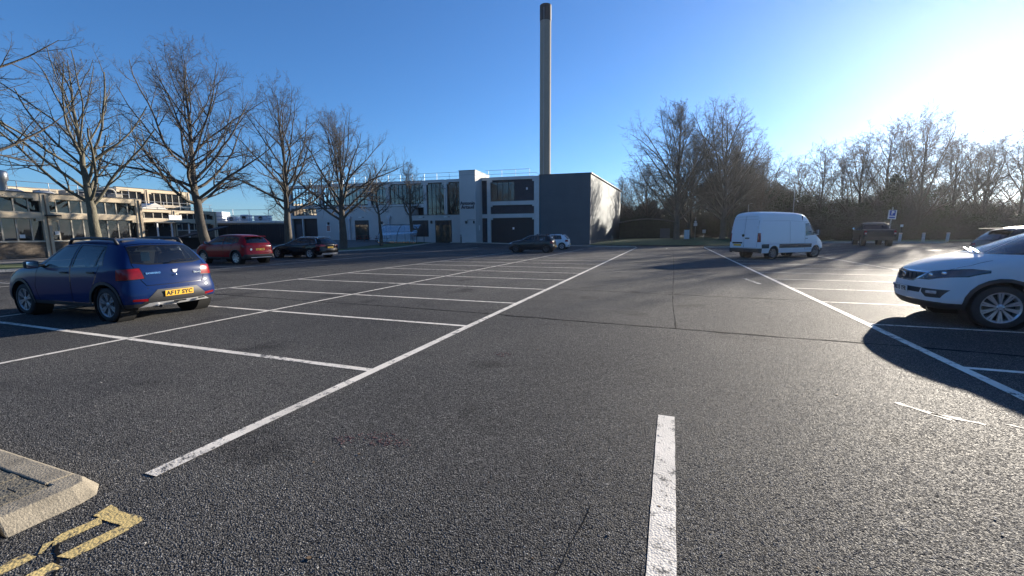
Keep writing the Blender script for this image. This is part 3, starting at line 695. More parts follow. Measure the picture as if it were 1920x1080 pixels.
# lower, recessed range
l2 = yframe('classroom_range', -54.5, 0, 'low tan concrete range with a clerestory strip and a white posted porch')
b2 = concrete_block(l2, 23.5, [(23.6, 28.0, [24.5, 25.4, 26.3, 27.2]), (28.42, 32.85, [29.3, 30.1, 31.0, 31.9]), (33.3, 37.6, [33.9, 34.6, 35.3, 36.0, 36.8])], None, 2.2, 3.05, 3.5, 4.2, 4.52, 10)
b2('porch_roof', 29.6, 33.2, -2.6, -.15, 2.95, 3.05, BLACK)
for x in (29.8, 31.2, 33.0): b2('porch_post', x, x + .12, -2.5, -2.38, -.3, 2.95, WHITE_P)
b2('roof_sign', 31.0, 32.3, -2.62, -2.56, 3.3, 3.85, WHITE_P); b2('dark_doorway', 30.2, 32.4, -.2, -.14, 0, 2.6, BLACK)
r3 = MB()
for z in (4.95, 5.4): r3.tube([(23.5, .5, z), (38, .5, z)], .025, 6)
q3 = r3.build('guard_rail', STEEL, l2)
for i in range(9): MB().tube([(23.7 + i * 1.75, .5, 4.5), (23.7 + i * 1.75, .5, 5.42)], .025, 6).build('rail_post', STEEL, q3)
MB().prism([(30.4, 4.53), (33.6, 4.53), (32.2, 5.35)], 'y', 1.5, 4).build('rooflight', mat('cloudy_dome', (.55, .53, .48), .4), l2)
u = yframe('upper_block', -62, 0, 'small tan concrete upper block with a ribbon window beyond the roofs')
b3 = concrete_block(u, 31.5, [(31.6, 34.5, [32.2, 32.9, 33.7]), (34.9, 39.4, [35.6, 36.3, 37.0, 37.7, 38.5])], None, 4.6, 5.2, 5.5, 7.0, 7.4, 8)
# plant building with white units, behind a black compound fence
pl = empty('plant_building', (-67, 47, 0), R(20), 'low cream plant building with white air handling units on its roof', 'building')
MB().box(-9, 9, 0, 8, -.3, 3.5).build('wall', mat('cream_wall', (.5, .45, .36), .8), pl); MB().box(-9.1, 9.1, -.3, 8, 3.5, 3.8).build('fascia', WHITE_P, pl)
for i in range(10): MB().box(-1 + i * .95, -.3 + i * .95, -.03, .02, 2.3, 3.2).build('clerestory_pane', PANE_D, pl)
UN = mat('white_unit', (.66, .67, .68), .45, var=.1)
for x, w2, d2, h in ((-8.6, 1.4, 2, 1.2), (-6.9, 2.6, 1.6, 1.5), (-3.8, 1.1, 1.2, .8), (-2.2, 2.4, 2, 1.5), (.8, 1.6, 1.4, .7), (3.0, 1.3, 1.2, 1.0), (5.2, 2.2, 1.4, .8)):
    hb = MB().box(x, x + w2, .8, .8 + d2, 3.82, 3.82 + h).build('air_unit', UN, pl, bevel=.18)
    MB().lathe([(.32, 0), (.32, .05), (0, .05)], 14, 'y', (x + w2 * .5, .74, 3.82 + h * .5)).build('fan_grille', BLACK, hb)
pp = MB()
for z, y in ((4.1, .3), (4.6, .5)): pp.tube([(-9, y, z), (8.5, y, z)], .07, 6)
for x in (-7.5, -5, -1, 2.2, 4.8, 7.9): pp.tube([(x, .4, 3.5), (x, .4, 5.6)], .04, 6)
pp.tube([(-9, .6, 5.55), (8.5, .6, 5.55)], .03, 5); pp.build('pipe_run', STEEL, pl)
def board_fence(name, a, b, h, m, label, wd=0.18, gap=0.012):
    a, b = Vector(a), Vector(b); d = b - a; L = d.length; e = empty(name, (a.x, a.y, gz(a.x, a.y)), math.atan2(d.y, d.x), label, 'fence')
    n = int(L / wd); first = None
    for i in range(n):
        dzz = rng.uniform(-.015, .015)
        if first is None: first = MB().box(0, wd - gap, 0, .02, -.3, h).build('board', m, e); me = first.data
        else:
            o = bpy.data.objects.new('board', me); link(o, e); o.location = (i * wd, rng.uniform(-.006, .006), dzz)
    MB().box(0, L, .022, .07, .4, .5).build('fence_rail', m, e); MB().box(0, L, .022, .07, h - .5, h - .4).build('fence_rail', m, e)
    i = 0.0
    while i < L: MB().box(i, i + .1, .075, .17, -.3, h - .05).build('post', m, e); i += 2.4
    return e
BLKF = mat('black_stained_board', (.011, .012, .016), .7, var=.25, vscale=2)
board_fence('compound_fence', (-60.5, 41.0), (-49.8, 44.6), 3.0, BLKF, 'tall black board fence closing the plant compound', .35)
# covered cycle store with a sloping black roof, further left
cs = empty('bin_store', (-50, 30.5, 0), R(75), 'black lean-to store with a sloping roof by the porch', 'shed')
MB().prism([(0, 1.3), (4.6, 2.5), (4.6, 2.62), (0, 1.42)], 'y', -1.2, 1.2).build('roof', BLKF, cs)
for x, z in ((.1, 1.3), (2.3, 1.86), (4.4, 2.42)):
    for y in (-1.1, 1.05): MB().box(x, x + .07, y, y + .07, -.1, z).build('post', BLKF, cs)
MB().box(0, 4.5, 1.12, 1.16, 0, 1.35).build('back_panel', BLKF, cs)

# ------------------------------------------------------------------ house, hut and wall seen under the trees on the right
hs = empty('gabled_house', (-15, 104, .3), R(-8), 'dark brick house with steep gabled roofs beyond the college building', 'house')
HB = brickmat('dark_red_brick', (.10, .05, .035), (.13, .07, .05), (.12, .11, .1)); RT = mat('dark_roof_tile', (.05, .035, .03), .8, var=.3, vscale=3)
MB().box(-2, 15, 0, 8, 0, 3.6).build('wall', HB, hs); MB().prism([(-2.5, 3.5), (2.2, 8.4), (6.8, 3.5)], 'y', -.3, 8.3).build('roof', RT, hs); MB().prism([(-.2, 3.4), (8.3, 3.4), (4.1, 6.7)], 'x', 6.5, 15.4).build('roof', RT, hs)
MB().box(9, 9.9, 3.6, 4.5, 5.5, 7.4).build('chimney', HB, hs); MB().box(2, 3.2, -.05, .02, 1, 2.4).build('window', PANE_D, hs); MB().box(9, 10.4, -.05, .02, 1, 2.4).build('window', PANE_D, hs)
ht = empty('garden_hut', (-8.4, 77, gz(-8.4, 77)), R(0), 'dark timber hut with a low bowed pale roof edge beside the brick flank', 'hut')
GRN = mat('mossy_timber', (.026, .032, .020), .9, var=.4, vscale=2)
for i in range(24): MB().box(i * .38, i * .38 + .36, 0, .04, -.3, 2.9 + .5 * math.sin(math.pi * i / 23)).build('board', GRN, ht)
MB().box(.05, 9.0, .042, 4, -.3, 2.85).build('inner_wall', GRN, ht)
rf = MB(); n = 14
for i in range(n):
    a, b = i / n, (i + 1) / n; za, zb = 2.95 + .55 * math.sin(math.pi * a), 2.95 + .55 * math.sin(math.pi * b)
    rf.add([(a * 9.4 - .1, -.25, za), (b * 9.4 - .1, -.25, zb), (b * 9.4 - .1, 4.2, zb), (a * 9.4 - .1, 4.2, za), (a * 9.4 - .1, -.25, za + .13), (b * 9.4 - .1, -.25, zb + .13), (b * 9.4 - .1, 4.2, zb + .13), (a * 9.4 - .1, 4.2, za + .13)], [(0, 1, 5, 4), (4, 5, 6, 7), (0, 3, 2, 1), (1, 2, 6, 5), (3, 0, 4, 7), (2, 3, 7, 6)])
rf.build('bowed_roof', mat('grey_felt_edge', (.20, .19, .17), .8), ht)
MB().box(6.8, 8.4, -.03, -.005, .2, 1.9).build('blue_door', mat('slate_blue_door', (.05, .065, .085), .6), ht); MB().box(9.1, 9.3, -.3, -.1, -.2, 2.6).build('corner_post', mat('pale_post', (.2, .18, .14), .8), ht)
# ------------------------------------------------------------------ bare winter trees
BARK = mat('grey_bark', (0.085, 0.072, 0.057), 0.9, var=0.35, vscale=3.0, fine=0.35, fscale=26, bump=1.0, bscale=22, stretch=(1, 1, .35))
BARK2 = mat('lichen_bark', (0.12, 0.108, 0.075), 0.9, var=0.35, vscale=2.2, fine=0.35, fscale=26, bump=1.0, bscale=18, stretch=(1, 1, .35))
TWIG = mat('twig_bark', (0.062, 0.053, 0.046), 0.85, var=0.25, vscale=1.0)
def unit(v): return v / (np.linalg.norm(v, axis=-1, keepdims=True) + 1e-9)
def grow(rs, start, d, length, nseg, wob, trop, tvec=(0, 0, 1)):
    P = [start]; d = unit(d); step = (length / nseg)[:, None]
    for i in range(nseg):
        d = unit(d + rs.normal(0, wob, d.shape) + np.asarray(tvec) * trop * (1 if np.isscalar(trop) else trop[:, None]) if np.isscalar(trop) else d + rs.normal(0, wob, d.shape) + np.asarray(tvec) * trop[:, None])
        P.append(P[-1] + d * step)
    return np.stack(P, 1)
def tubes(P, Rd, sides):
    B, S, _ = P.shape
    T = unit(np.gradient(P, axis=1)); m = unit(T.mean(1)); ref = np.where(np.abs(m[:, 2:3]) < 0.8, np.array([[0, 0, 1.0]]), np.array([[1.0, 0, 0]]))
    U = unit(np.cross(T, ref[:, None, :])); W = np.cross(T, U)
    a = np.arange(sides) * 2 * np.pi / sides
    V = P[:, :, None, :] + Rd[:, :, None, None] * (U[:, :, None, :] * np.cos(a)[None, None, :, None] + W[:, :, None, :] * np.sin(a)[None, None, :, None])
    idx = np.arange(B * S * sides).reshape(B, S, sides); nx = np.roll(idx, -1, 2)
    Q = np.stack([idx[:, :-1], nx[:, :-1], nx[:, 1:], idx[:, 1:]], -1).reshape(-1, 4)
    return V.reshape(-1, 3), Q
def join(parts):
    V, Q, o = [], [], 0
    for v, q in parts: V.append(v); Q.append(q + o); o += len(v)
    return np.concatenate(V), np.concatenate(Q)
def sample(P, Rd, par, t):
    """points, tangents, radii at fraction t along parent paths"""
    S = P.shape[1] - 1; f = t * S; i = np.minimum(f.astype(int), S - 1); a = (f - i)[:, None]
    p = P[par, i] * (1 - a) + P[par, i + 1] * a; d = unit(P[par, i + 1] - P[par, i]); r = Rd[par, i] * (1 - a[:, 0]) + Rd[par, i + 1] * a[:, 0]
    return p, d, r
def tilt(rs, d, ang, az=None):
    ref = np.where(np.abs(d[:, 2:3]) < 0.9, np.array([[0, 0, 1.0]]), np.array([[1.0, 0, 0]])); u = unit(np.cross(d, ref)); v = np.cross(d, u)
    az = rs.uniform(0, 2 * np.pi, len(d)) if az is None else az
    s = u * np.cos(az)[:, None] + v * np.sin(az)[:, None]
    return d * np.cos(ang)[:, None] + s * np.sin(ang)[:, None]
def tree_meshes(seed, H, r0, fork, n1=16, n2=9, n3=8, n4=5, spread=1.0, up=0.06, e0=38, e1=68, lean=0.0, leader=0.90, cut=False, twig=1.0, asym=0.0, l1len=None, dense_low=1.0):
    rs = np.random.RandomState(seed)
    # trunk: flare at the foot, slight sway, fades into the leader
    S = 14; zt = np.linspace(0, H * leader, S + 1); sway = np.cumsum(rs.normal(0, 0.010 * H, (S + 1, 2)), 0) * 0.35; sway -= sway[0]
    Pt = np.stack([sway[:, 0] + lean * zt, sway[:, 1], zt], 1)[None]
    tt = zt / (H * leader); Rt = r0 * (1 - 0.62 * np.minimum(1, tt / 0.55)) * np.where(tt > .55, 1 - 0.86 * (tt - .55) / .45, 1)
    Rt[0] *= 1.5; Rt = Rt[None]
    Pt2 = np.concatenate([Pt[:, :1], Pt[:, :1] * .8 + Pt[:, 1:2] * .2, Pt[:, 1:]], 1); Rt2 = np.concatenate([Rt[:, :1], Rt[:, 1:2] * 1.08, Rt[:, 1:]], 1)
    thick = [tubes(Pt2, Rt2, 14)]
    # main limbs
    n = n1; f = (np.arange(n) + rs.uniform(0, .8, n)) / n; t = fork / (H * leader) + (0.90 - fork / (H * leader)) * f ** 1.25
    az = np.arange(n) * 2.399 + rs.uniform(-.5, .5, n)
    p, d, r = sample(Pt, Rt, np.zeros(n, int), t)
    el = np.radians(e0 + (e1 - e0) * f + rs.uniform(-8, 8, n))
    d1 = np.stack([np.cos(az) * np.cos(el), np.sin(az) * np.cos(el), np.sin(el)], 1)
    # limbs stop at a rounded crown envelope
    cc = np.array([lean * H * .6, 0, H * .60]); rad = np.array([H * .37 * spread, H * .37 * spread, H * .41])
    q = (p - cc) / rad; dv = d1 / rad; A = (dv * dv).sum(1); Bq = (q * dv).sum(1); Cq = (q * q).sum(1) - 1
    L1 = (-Bq + np.sqrt(np.maximum(Bq * Bq - A * Cq, .01))) / A * rs.uniform(.80, 1.0, n) * (1 + asym * np.cos(az - 1.0))
    L1 = np.maximum(L1, H * .10)
    P1 = grow(rs, p, d1, L1, 9, 0.105, up)
    R1 = (np.minimum(r * .52, r0 * .33 * (1 - .55 * f)))[:, None] * np.linspace(1, .12, 10)[None] ** .85
    if cut:                                     # sawn back limbs keep their girth to the end
        R1 = (np.minimum(r * .5, r0 * .31 * (1 - .5 * f)))[:, None] * np.linspace(1, .38, 10)[None]
    thick.append(tubes(P1, R1, 8))
    def level(P, Rd, L, k, tmin, a0, a1, ratio, nseg, wob, trop, sides, rr, tap):
        B = len(P); par = np.repeat(np.arange(B), k); m = len(par)
        t = tmin + (1 - tmin) * ((np.tile(np.arange(k), B) + rs.uniform(0, 1, m)) / k); t = np.minimum(t, .99)
        p, d, r = sample(P, Rd, par, t)
        dd = tilt(rs, d, np.radians(rs.uniform(a0, a1, m)))
        ln = L[par] * ratio * (1.12 - .62 * t) * rs.uniform(.55, 1.2, m)
        PP = grow(rs, p, dd, ln, nseg, wob, trop); RR = np.maximum(r * rr, 0.0050 * twig)[:, None] * np.linspace(1, tap, nseg + 1)[None]
        return PP, RR, ln, tubes(PP, RR, sides)
    P2, R2, L2, m2 = level(P1, R1, L1, n2, .16, 28, 58, .46, 6, .12, up * .9, 6, .60, .18)
    thick.append(m2)
    P3, R3, L3, m3 = level(P2, R2, L2, n3, .12, 26, 62, .46, 4, .15, up * .7, 4, .62, .25)
    P4, R4, L4, m4 = level(P3, R3, L3, n4, .10, 24, 60, .60, 2, .16, up * .5, 3, .66, .4)
    fine = [m3, m4]
    # leader shoots
    m = 12; tq = rs.uniform(.6, 1, m); p, d, r = sample(Pt, Rt, np.zeros(m, int), np.minimum(tq, .99)); dd = tilt(rs, d, np.radians(rs.uniform(22, 60, m)))
    ln = H * .10 * rs.uniform(.5, 1.1, m); Pq = grow(rs, p, dd, ln, 5, .1, up); Rq = np.maximum(r * .4, .008)[:, None] * np.linspace(1, .2, 6)[None]; fine.append(tubes(Pq, Rq, 4))
    P5, R5, L5, m5 = level(Pq, Rq, ln, 7, .1, 22, 50, .5, 4, .13, up * .6, 3, .6, .3); fine.append(m5)
    P6, R6, L6, m6 = level(P5, R5, L5, 4, .1, 22, 55, .55, 3, .15, up * .5, 3, .66, .4); fine.append(m6)
    return join(thick), join(fine)
_tree_cache = {}
def tree(loc, label, key, group=None, rz=0.0, scale=1.0, bark=None, name='bare_tree', sxy=1.0, **kw):
    if key not in _tree_cache:
        (a, b) = tree_meshes(**kw)
        _tree_cache[key] = (npmesh('trunk', *a, bark or BARK), npmesh('crown', *b, TWIG))
    ta, tb = _tree_cache[key]
    e = empty(name, (loc[0], loc[1], gz(loc[0], loc[1]) + (loc[2] if len(loc) > 2 else 0.0)), rz, label, 'tree', group)
    e.scale = (scale * sxy, scale * sxy, scale)
    link(bpy.data.objects.new('trunk', ta), e); link(bpy.data.objects.new('crown', tb), e)
    return e
# row on the verge, nearest first
tree((-28.7, 8.0), 'spreading bare tree whose long boughs reach in beside the concrete building', 'e', rz=0.4, seed=11, H=14.5, r0=.34, fork=3.0, n1=18, n2=9, n3=8, n4=5, spread=1.0, e0=22, e1=66, up=.045)
tree((-30.2, 14.1), 'bare pale barked tree with sawn off upper limbs before the sunlit building', 'a', rz=1.0, bark=BARK2, seed=5, H=11.2, r0=.29, fork=3.1, n1=22, n2=7, n3=6, n4=4, spread=1.1, e0=38, e1=72, cut=True, leader=.97, up=.045)
tree((-31.0, 20.7), 'tall broad bare tree with dark trunk rising behind the red car', 'b', rz=2.2, seed=8, H=14.3, r0=.36, fork=3.6, n1=26, n2=10, n3=8, n4=5, spread=1.24, e0=24, e1=70, up=.05)
tree((-31.0, 27.7), 'slender bare tree rising behind the black estate car', 'c', rz=.6, seed=21, H=14.2, r0=.34, fork=3.3, n1=24, n2=9, n3=8, n4=5, spread=1.0, e0=24, e1=72, up=.05)
tree((-31.6, 34.9), 'wide vase shaped bare tree whose trunk stands clear beside the black estate car', 'd', rz=3.6, seed=33, H=13.8, r0=.42, fork=2.9, n1=24, n2=10, n3=8, n4=5, spread=1.38, e0=28, e1=70, leader=.84, up=.045)
tree((-32.2, 41.9), 'young thin leaning bare tree in front of the white framed poster', 'f', rz=1.4, seed=41, H=9.8, r0=.23, fork=3.6, n1=15, n2=8, n3=7, n4=5, spread=.72, e0=35, e1=70, lean=-.05)
tree((-31.4, 47.2), 'small knobbly bare tree beside the curved shelter', 'g', rz=2.0, seed=52, H=10.4, r0=.30, fork=3.4, n1=17, n2=9, n3=8, n4=6, spread=.78, e0=30, e1=66)
# pair that closes the lane and their companions
BIGK = dict(n2=11, n3=9, n4=6, twig=1.5, up=.022)
tree((0.9, 66), 'largest bare tree with fanned crown left of the path across the lawn', 'h', rz=.3, seed=61, H=19.4, r0=.44, fork=2.6, n1=28, spread=1.15, e0=42, e1=78, **BIGK)
tree((6.9, 66.5), 'bare tree with crown leaning towards the white van right of the lawn path', 'i', rz=2.6, seed=72, H=17.6, r0=.45, fork=2.4, n1=28, spread=1.25, e0=38, e1=76, asym=.22, **BIGK)
for k, (x, y, kk, s, z, lb) in enumerate([(3.0, 75, 'h', .86, 2.0, 'bare trunk just behind the largest fanned tree'), (8.6, 72, 'i', .82, 1.1, 'bare trunk standing directly behind the leaning crowned tree'), (9.6, 80, 'h', .80, 4.0, 'bare tree deep in the shade beyond the signboards'),
        (-4.5, 88, 'i', .78, 3.0, 'bare tree standing over the bowed hut roof'), (-10, 96, 'h', .70, 5.2, 'bare tree in front of the gabled house'), (13.5, 78, 'i', .75, .5, 'bare tree behind the lamp post beyond the van')]):
    tree((x, y), lb, kk, rz=z, scale=s)
# hedge line on the right: bare trees standing in scrub
def at(u, d): l = (u - 960) / F_PX * d; return (l * _c - d * _s, l * _s + d * _c)
TB = dict(n1=20, n2=9, n3=8, n4=5, twig=1.6, up=.025)
hl = [(1530, 52, 'j', .84, 0, 'bare tree rising from scrub just right of the van roof'), (1600, 51, 'k', .86, 1, 'twin stemmed bare tree half hidden in ivy behind the pickup'), (1650, 50, 'j', 1.0, 2.4, 'bare tree standing over the parking sign'), (1712, 49, 'k', 1.02, 3.2, 'tallest bare tree of the hedge with fanned crown against the glare'),
      (1775, 50, 'j', .88, 4.1, 'low bare tree in the hedge behind the leaning bollards'), (1835, 49, 'k', .80, 5.0, 'low bare tree in the hedge lit through by the low sun'), (1900, 48, 'j', .92, .7, 'bare tree in the hedge above the hidden grey car'), (1985, 46, 'k', .9, 1.9, 'bare tree at the end of the hedge beyond the white car'),
      (1490, 60, 'k', .78, 2.9, 'bare tree in the second rank behind the van'), (1570, 58, 'j', .84, 3.7, 'bare tree in the second rank behind the pickup'), (1690, 57, 'j', .95, 5.4, 'bare tree in the second rank behind the parking sign'), (1810, 57, 'k', .92, 2.2, 'bare tree in the second rank behind the bollards')]
for (u, d, kk, s, z, lb) in hl:
    tree(at(u, d), lb, kk, rz=z, scale=s * 1.16, **(dict(seed=83, H=11.8, r0=.22, fork=1.6, spread=1.2, e0=38, e1=76, **TB) if kk == 'j' else dict(seed=97, H=12.0, r0=.25, fork=1.2, spread=1.3, e0=42, e1=78, leader=.85, **TB)))
# far trees over the left roofs
for (x, y, kk, s, z, lb) in [(-92, 83, 'j', 1.15, .2, 'round bare tree beyond the white roof units'), (-84, 88, 'k', 1.0, 1.7, 'bare tree beyond the compound fence'), (-77, 92, 'j', 1.05, 3.1, 'bare tree beside the far end of the grey building'), (-118, 70, 'k', 1.0, 4.4, 'distant bare tree over the classroom range roof')]:
    tree((x, y), lb, kk, rz=z, scale=s)

# ------------------------------------------------------------------ evergreen scrub: clumps of small leaves on stems
IVY = leafmat('dark_ivy_leaf', (0.034, 0.042, 0.018), (0.060, 0.066, 0.026)); SCRUB = leafmat('brown_scrub_leaf', (0.070, 0.055, 0.036), (0.055, 0.052, 0.028)); CONI = leafmat('conifer_spray', (0.018, 0.028, 0.015), (0.030, 0.040, 0.018), trans=.12)
def foliage(seed, rx, ry, rz_, n, leaf, clumps=38, cz=None, hollow=.45, droop=0.0):
    rs = np.random.RandomState(seed)
    c = unit(rs.normal(size=(clumps, 3))) * (hollow + (1 - hollow) * rs.rand(clumps, 1) ** .6) * np.array([rx, ry, rz_]) * .86
    c[:, 2] += rz_ if cz is None else cz
    k = rs.randint(0, clumps, n); cr = rs.uniform(.16, .36, clumps) * (rx + ry + rz_) / 3
    p = c[k] + unit(rs.normal(size=(n, 3))) * (cr[k] * rs.rand(n) ** .45)[:, None]
    p = p[p[:, 2] > .05]; n = len(p)
    a = unit(rs.normal(size=(n, 3)) + np.array([0, 0, -droop])); b = unit(np.cross(a, rs.normal(size=(n, 3)))); s = leaf * rs.uniform(.6, 1.5, (n, 1))
    V = np.stack([p - a * s, p + b * s * .55, p + a * s, p - b * s * .55], 1).reshape(-1, 3)
    return V, np.arange(n * 4).reshape(-1, 4)
_fol = {}
def bush(loc, key, label, size=1.0, rz=0.0, name='scrub_bush', group=None, sz=1.0, sx=1.0, cat='bush'):
    spec = {'a': (1, 2.7, 2.3, 2.5, 6000, .045, SCRUB, 70), 'b': (2, 2.5, 2.3, 2.7, 17000, .05, IVY, 64), 'c': (3, 2.5, 2.5, 4.6, 60000, .055, CONI, 110), 'i': (4, 1.15, 1.15, 3.3, 22000, .05, IVY, 60)}[key]
    if key not in _fol:
        sd, rx, ry, rz_, n, lf, m, cl = spec
        fm = npmesh('foliage', *foliage(sd, rx, ry, rz_, n, lf, cl), m, smooth=False)
        rs = np.random.RandomState(sd + 50); ns = 60
        st = np.stack([rs.uniform(-.4, .4, ns), rs.uniform(-.4, .4, ns), np.zeros(ns)], 1); el = rs.uniform(.7, 1.5, ns); az = rs.uniform(0, 6.28, ns)
        d = np.stack([np.cos(az) * np.cos(el), np.sin(az) * np.cos(el), np.sin(el)], 1); P = grow(rs, st, d, rs.uniform(.9, 1.7, ns) * rz_ * 1.3, 7, .14, .04); Rr = rs.uniform(.02, .05, ns)[:, None] * np.linspace(1, .15, 8)[None]
        parts = [tubes(P, Rr, 5)]
        par = np.repeat(np.arange(ns), 16); t = rs.uniform(.25, .98, len(par)); p, dd, r = sample(P, Rr, par, t); d2 = tilt(rs, dd, np.radians(rs.uniform(20, 60, len(par)))); P2 = grow(rs, p, d2, rs.uniform(.4, 1.2, len(par)), 4, .16, .03); R2b = np.maximum(r * .5, .006)[:, None] * np.linspace(1, .3, 5)[None]; parts.append(tubes(P2, R2b, 3))
        par = np.repeat(np.arange(len(P2)), 4); p, dd, r = sample(P2, R2b, par, rs.uniform(.2, .98, len(par))); d3 = tilt(rs, dd, np.radians(rs.uniform(20, 60, len(par)))); P3 = grow(rs, p, d3, rs.uniform(.2, .6, len(par)), 2, .16, .03); parts.append(tubes(P3, np.full((len(par), 3), .005) * np.linspace(1, .5, 3)[None], 3))
        _fol[key] = (fm, npmesh('stems', *join(parts), TWIG))
    e = empty(name, (loc[0], loc[1], gz(loc[0], loc[1]) - .05), rz, label, cat, group); e.scale = (size * sx, size, size * sz)
    link(bpy.data.objects.new('foliage', _fol[key][0]), e); link(bpy.data.objects.new('stems', _fol[key][1]), e)
    return e
rs_ = random.Random(3)
spots = ['behind the white van', 'just right of the van nose', 'left of the pickup', 'behind the pickup cab', 'behind the parking sign', 'behind the first bollard', 'behind the middle bollard', 'behind the last bollard', 'above the hidden grey car', 'over the white car bonnet', 'over the white car windscreen', 'past the white car']
for i, sp_ in enumerate(spots):
    u = 1480 + i * 43
    for k, (dd, nm) in enumerate(((47.0, 'front rank'), (49.6, 'middle rank'), (53.0, 'back rank'))):
        x, y = at(u + 14 * (k % 2) + rs_.uniform(-8, 8), dd + rs_.uniform(-.5, .5)); ke = 'aba'[k] if i % 2 else 'bab'[k]
        bush((x, y), ke, ('%s scrub bush in the hedge %s, %s' % ('brown twiggy' if ke == 'a' else 'green ivied', sp_, nm)), .88 + .16 * k + .18 * rs_.random(), rs_.uniform(0, 6), sz=.34 + .17 * k + .42 * rs_.random() ** 2)
for (u, d, s, sz, lb) in [(1663, 48.0, 1.1, 1.12, 'ivy smothered trunk forming a dark column behind the parking sign'), (1612, 49, .9, .8, 'shorter ivy column beside the twin stemmed tree'), (1850, 48.5, .9, .7, 'ivy column in the hedge under the glare'), (1760, 49, .95, .72, 'ivy clad stump between hedge trees')]:
    x, y = at(u, d); bush((x, y), 'i', lb, s, u, name='ivy_column', sz=sz, cat='ivy')
for (x, y, s, sz, lb) in [(12.0, 84, 1.5, .98, 'large dark evergreen rising behind the white van'), (16, 80, 1.25, .85, 'dark evergreen to the right behind the van'), (7, 92, 1.3, 1.1, 'dark evergreen closing the path between the trees'), (1, 96, 1.2, .95, 'dark evergreen behind the signboards'), (-4.5, 93, 1.15, .82, 'low dark evergreen behind the hut'), (-9.5, 100, 1.1, .8, 'dark evergreen beside the gabled house'), (10.5, 74, .8, .72, 'small dark evergreen beside the leaning crowned tree')]:
    bush((x, y), 'c', lb, s, x, name='evergreen_tree', sz=sz, cat='tree')
und = ['left of the hut', 'behind the hut', 'behind the upright board', 'behind the little square sign', 'between the two big trees', 'right of the leaning crowned tree', 'behind the van rear doors', 'behind the van side', 'under the large evergreen', 'at the path end', 'beyond the path end', 'beside the gabled house']
for lb, (x, y) in zip(und, [(-9, 88), (-5.5, 86), (0, 84), (4.5, 88), (3.5, 97), (11, 71), (13.5, 68), (16.5, 65), (15, 76), (7.5, 84), (10, 92), (-13, 95)]):
    bush((x, y), 'b', 'dark understorey bush ' + lb, 1.0, x, sz=.9)
for k in range(9): bush((-14 + k * 5.2, 112 + (k % 3) * 2), 'c', 'far evergreen beyond the lawn ' + ['past the gabled house roof', 'just right of the gabled house', 'behind the hut roof', 'behind the largest fanned tree', 'behind the upright board', 'at the far end of the path', 'behind the leaning crowned tree', 'behind the van rear', 'behind the van cab'][k], 1.3, k * 1.3, name='evergreen_tree', sz=.62, cat='tree')
# unseen evergreens added behind the viewer to darken reflections in car flanks and panes
for k in range(15): bush((-52 + k * 5.4, -24 - (k % 3) * 1.5), 'c', 'unseen evergreen added behind the viewer to darken reflections', 1.25, k * 1.9, name='evergreen_tree', sz=.5 + .08 * (k % 4), cat='tree', group='unseen evergreens added for reflections')

# ------------------------------------------------------------------ street furniture
def post_sign(loc, h, label, panels, pole_r=.035, cat='sign', rz=0.0, lean=0.0, name='sign_post', pole=STEEL):
    e = empty(name, (loc[0], loc[1], gz(*loc)), rz, label, cat); e.rotation_euler = (0, lean, rz)
    MB().tube([(0, 0, -.2), (0, 0, h)], pole_r, 8).build('pole', pole, e, True).data.set_sharp_from_angle(angle=.7)
    for (z0, z1, wd, m) in panels: MB().box(-wd / 2, wd / 2, -pole_r - .02, -pole_r - .004, z0, z1).build('panel', m, e, bevel=.004)
    return e
SIGNW = mat('sign_white', (.62, .64, .66), .5, var=.05); SIGNB = mat('sign_blue', (.03, .07, .30), .4, var=.05)
s1 = post_sign((-29.2, 52.2), 7.4, 'tall lamp post carrying a pale notice in front of the entrance', [(2.3, 3.2, .72, SIGNW)], .07, 'lamp post', rz=.3, name='lamp_post')
MB().box(-.26, .26, -.098, -.094, 2.45, 2.95).build('notice_print', mat('pale_blue_print', (.25, .33, .45), .6), s1)
MB().box(-.12, .12, -.5, .1, 7.35, 7.47).build('lamp_head', STEEL, s1, bevel=.03)
sp = post_sign(at(1661, 40), 3.3, 'white parking sign with a blue P on a leaning post behind the pickup', [(2.2, 3.05, .72, SIGNW)], .035, 'sign', rz=R(14), lean=R(3), name='parking_sign')
MB().box(-.25, .25, -.064, -.058, 2.52, 3.02).build('blue_panel', SIGNB, sp)
textmesh('letter', 'P', .46, mat('sign_letter_white', (.75, .75, .75), .5), sp, basis((1, 0, 0), (0, 0, 1), (0.01, -.067, 2.77)), .003, bold=.012)
MB().box(-.25, .25, -.064, -.06, 2.30, 2.42).build('text_bar', SIGNB, sp)
BOLW = mat('weathered_white_bollard', (.42, .43, .45), .7, var=.2, vscale=5)
for (u, lean, lb) in ((1683, .06, 'white wooden bollard right behind the pickup'), (1727, .02, 'white bollard with a pale band before the hedge'), (1772, .05, 'white leaning bollard before the hedge, furthest from the pickup')):
    u, y = at(u, 42)
    e = empty('bollard', (u, y, gz(u, y)), .3, lb, 'bollard'); e.rotation_euler = (0, lean, .3)
    MB().box(-.09, .09, -.09, .09, -.2, .92).build('post', BOLW, e, bevel=.015); MB().box(-.095, .095, -.095, .095, .80, .90).build('band', mat('pale_reflector', (.6, .45, .4), .5), e)
mx_, my_ = at(1684, 43.5); e = empty('marker_post', (mx_, my_, gz(mx_, my_)), 0, 'black post with a pale square tag behind the bollards', 'post')
MB().box(-.05, .05, -.05, .05, -.2, 1.7).build('post', BLACK, e); MB().box(-.12, .12, -.07, -.052, 1.5, 1.75).build('tag', SIGNW, e)
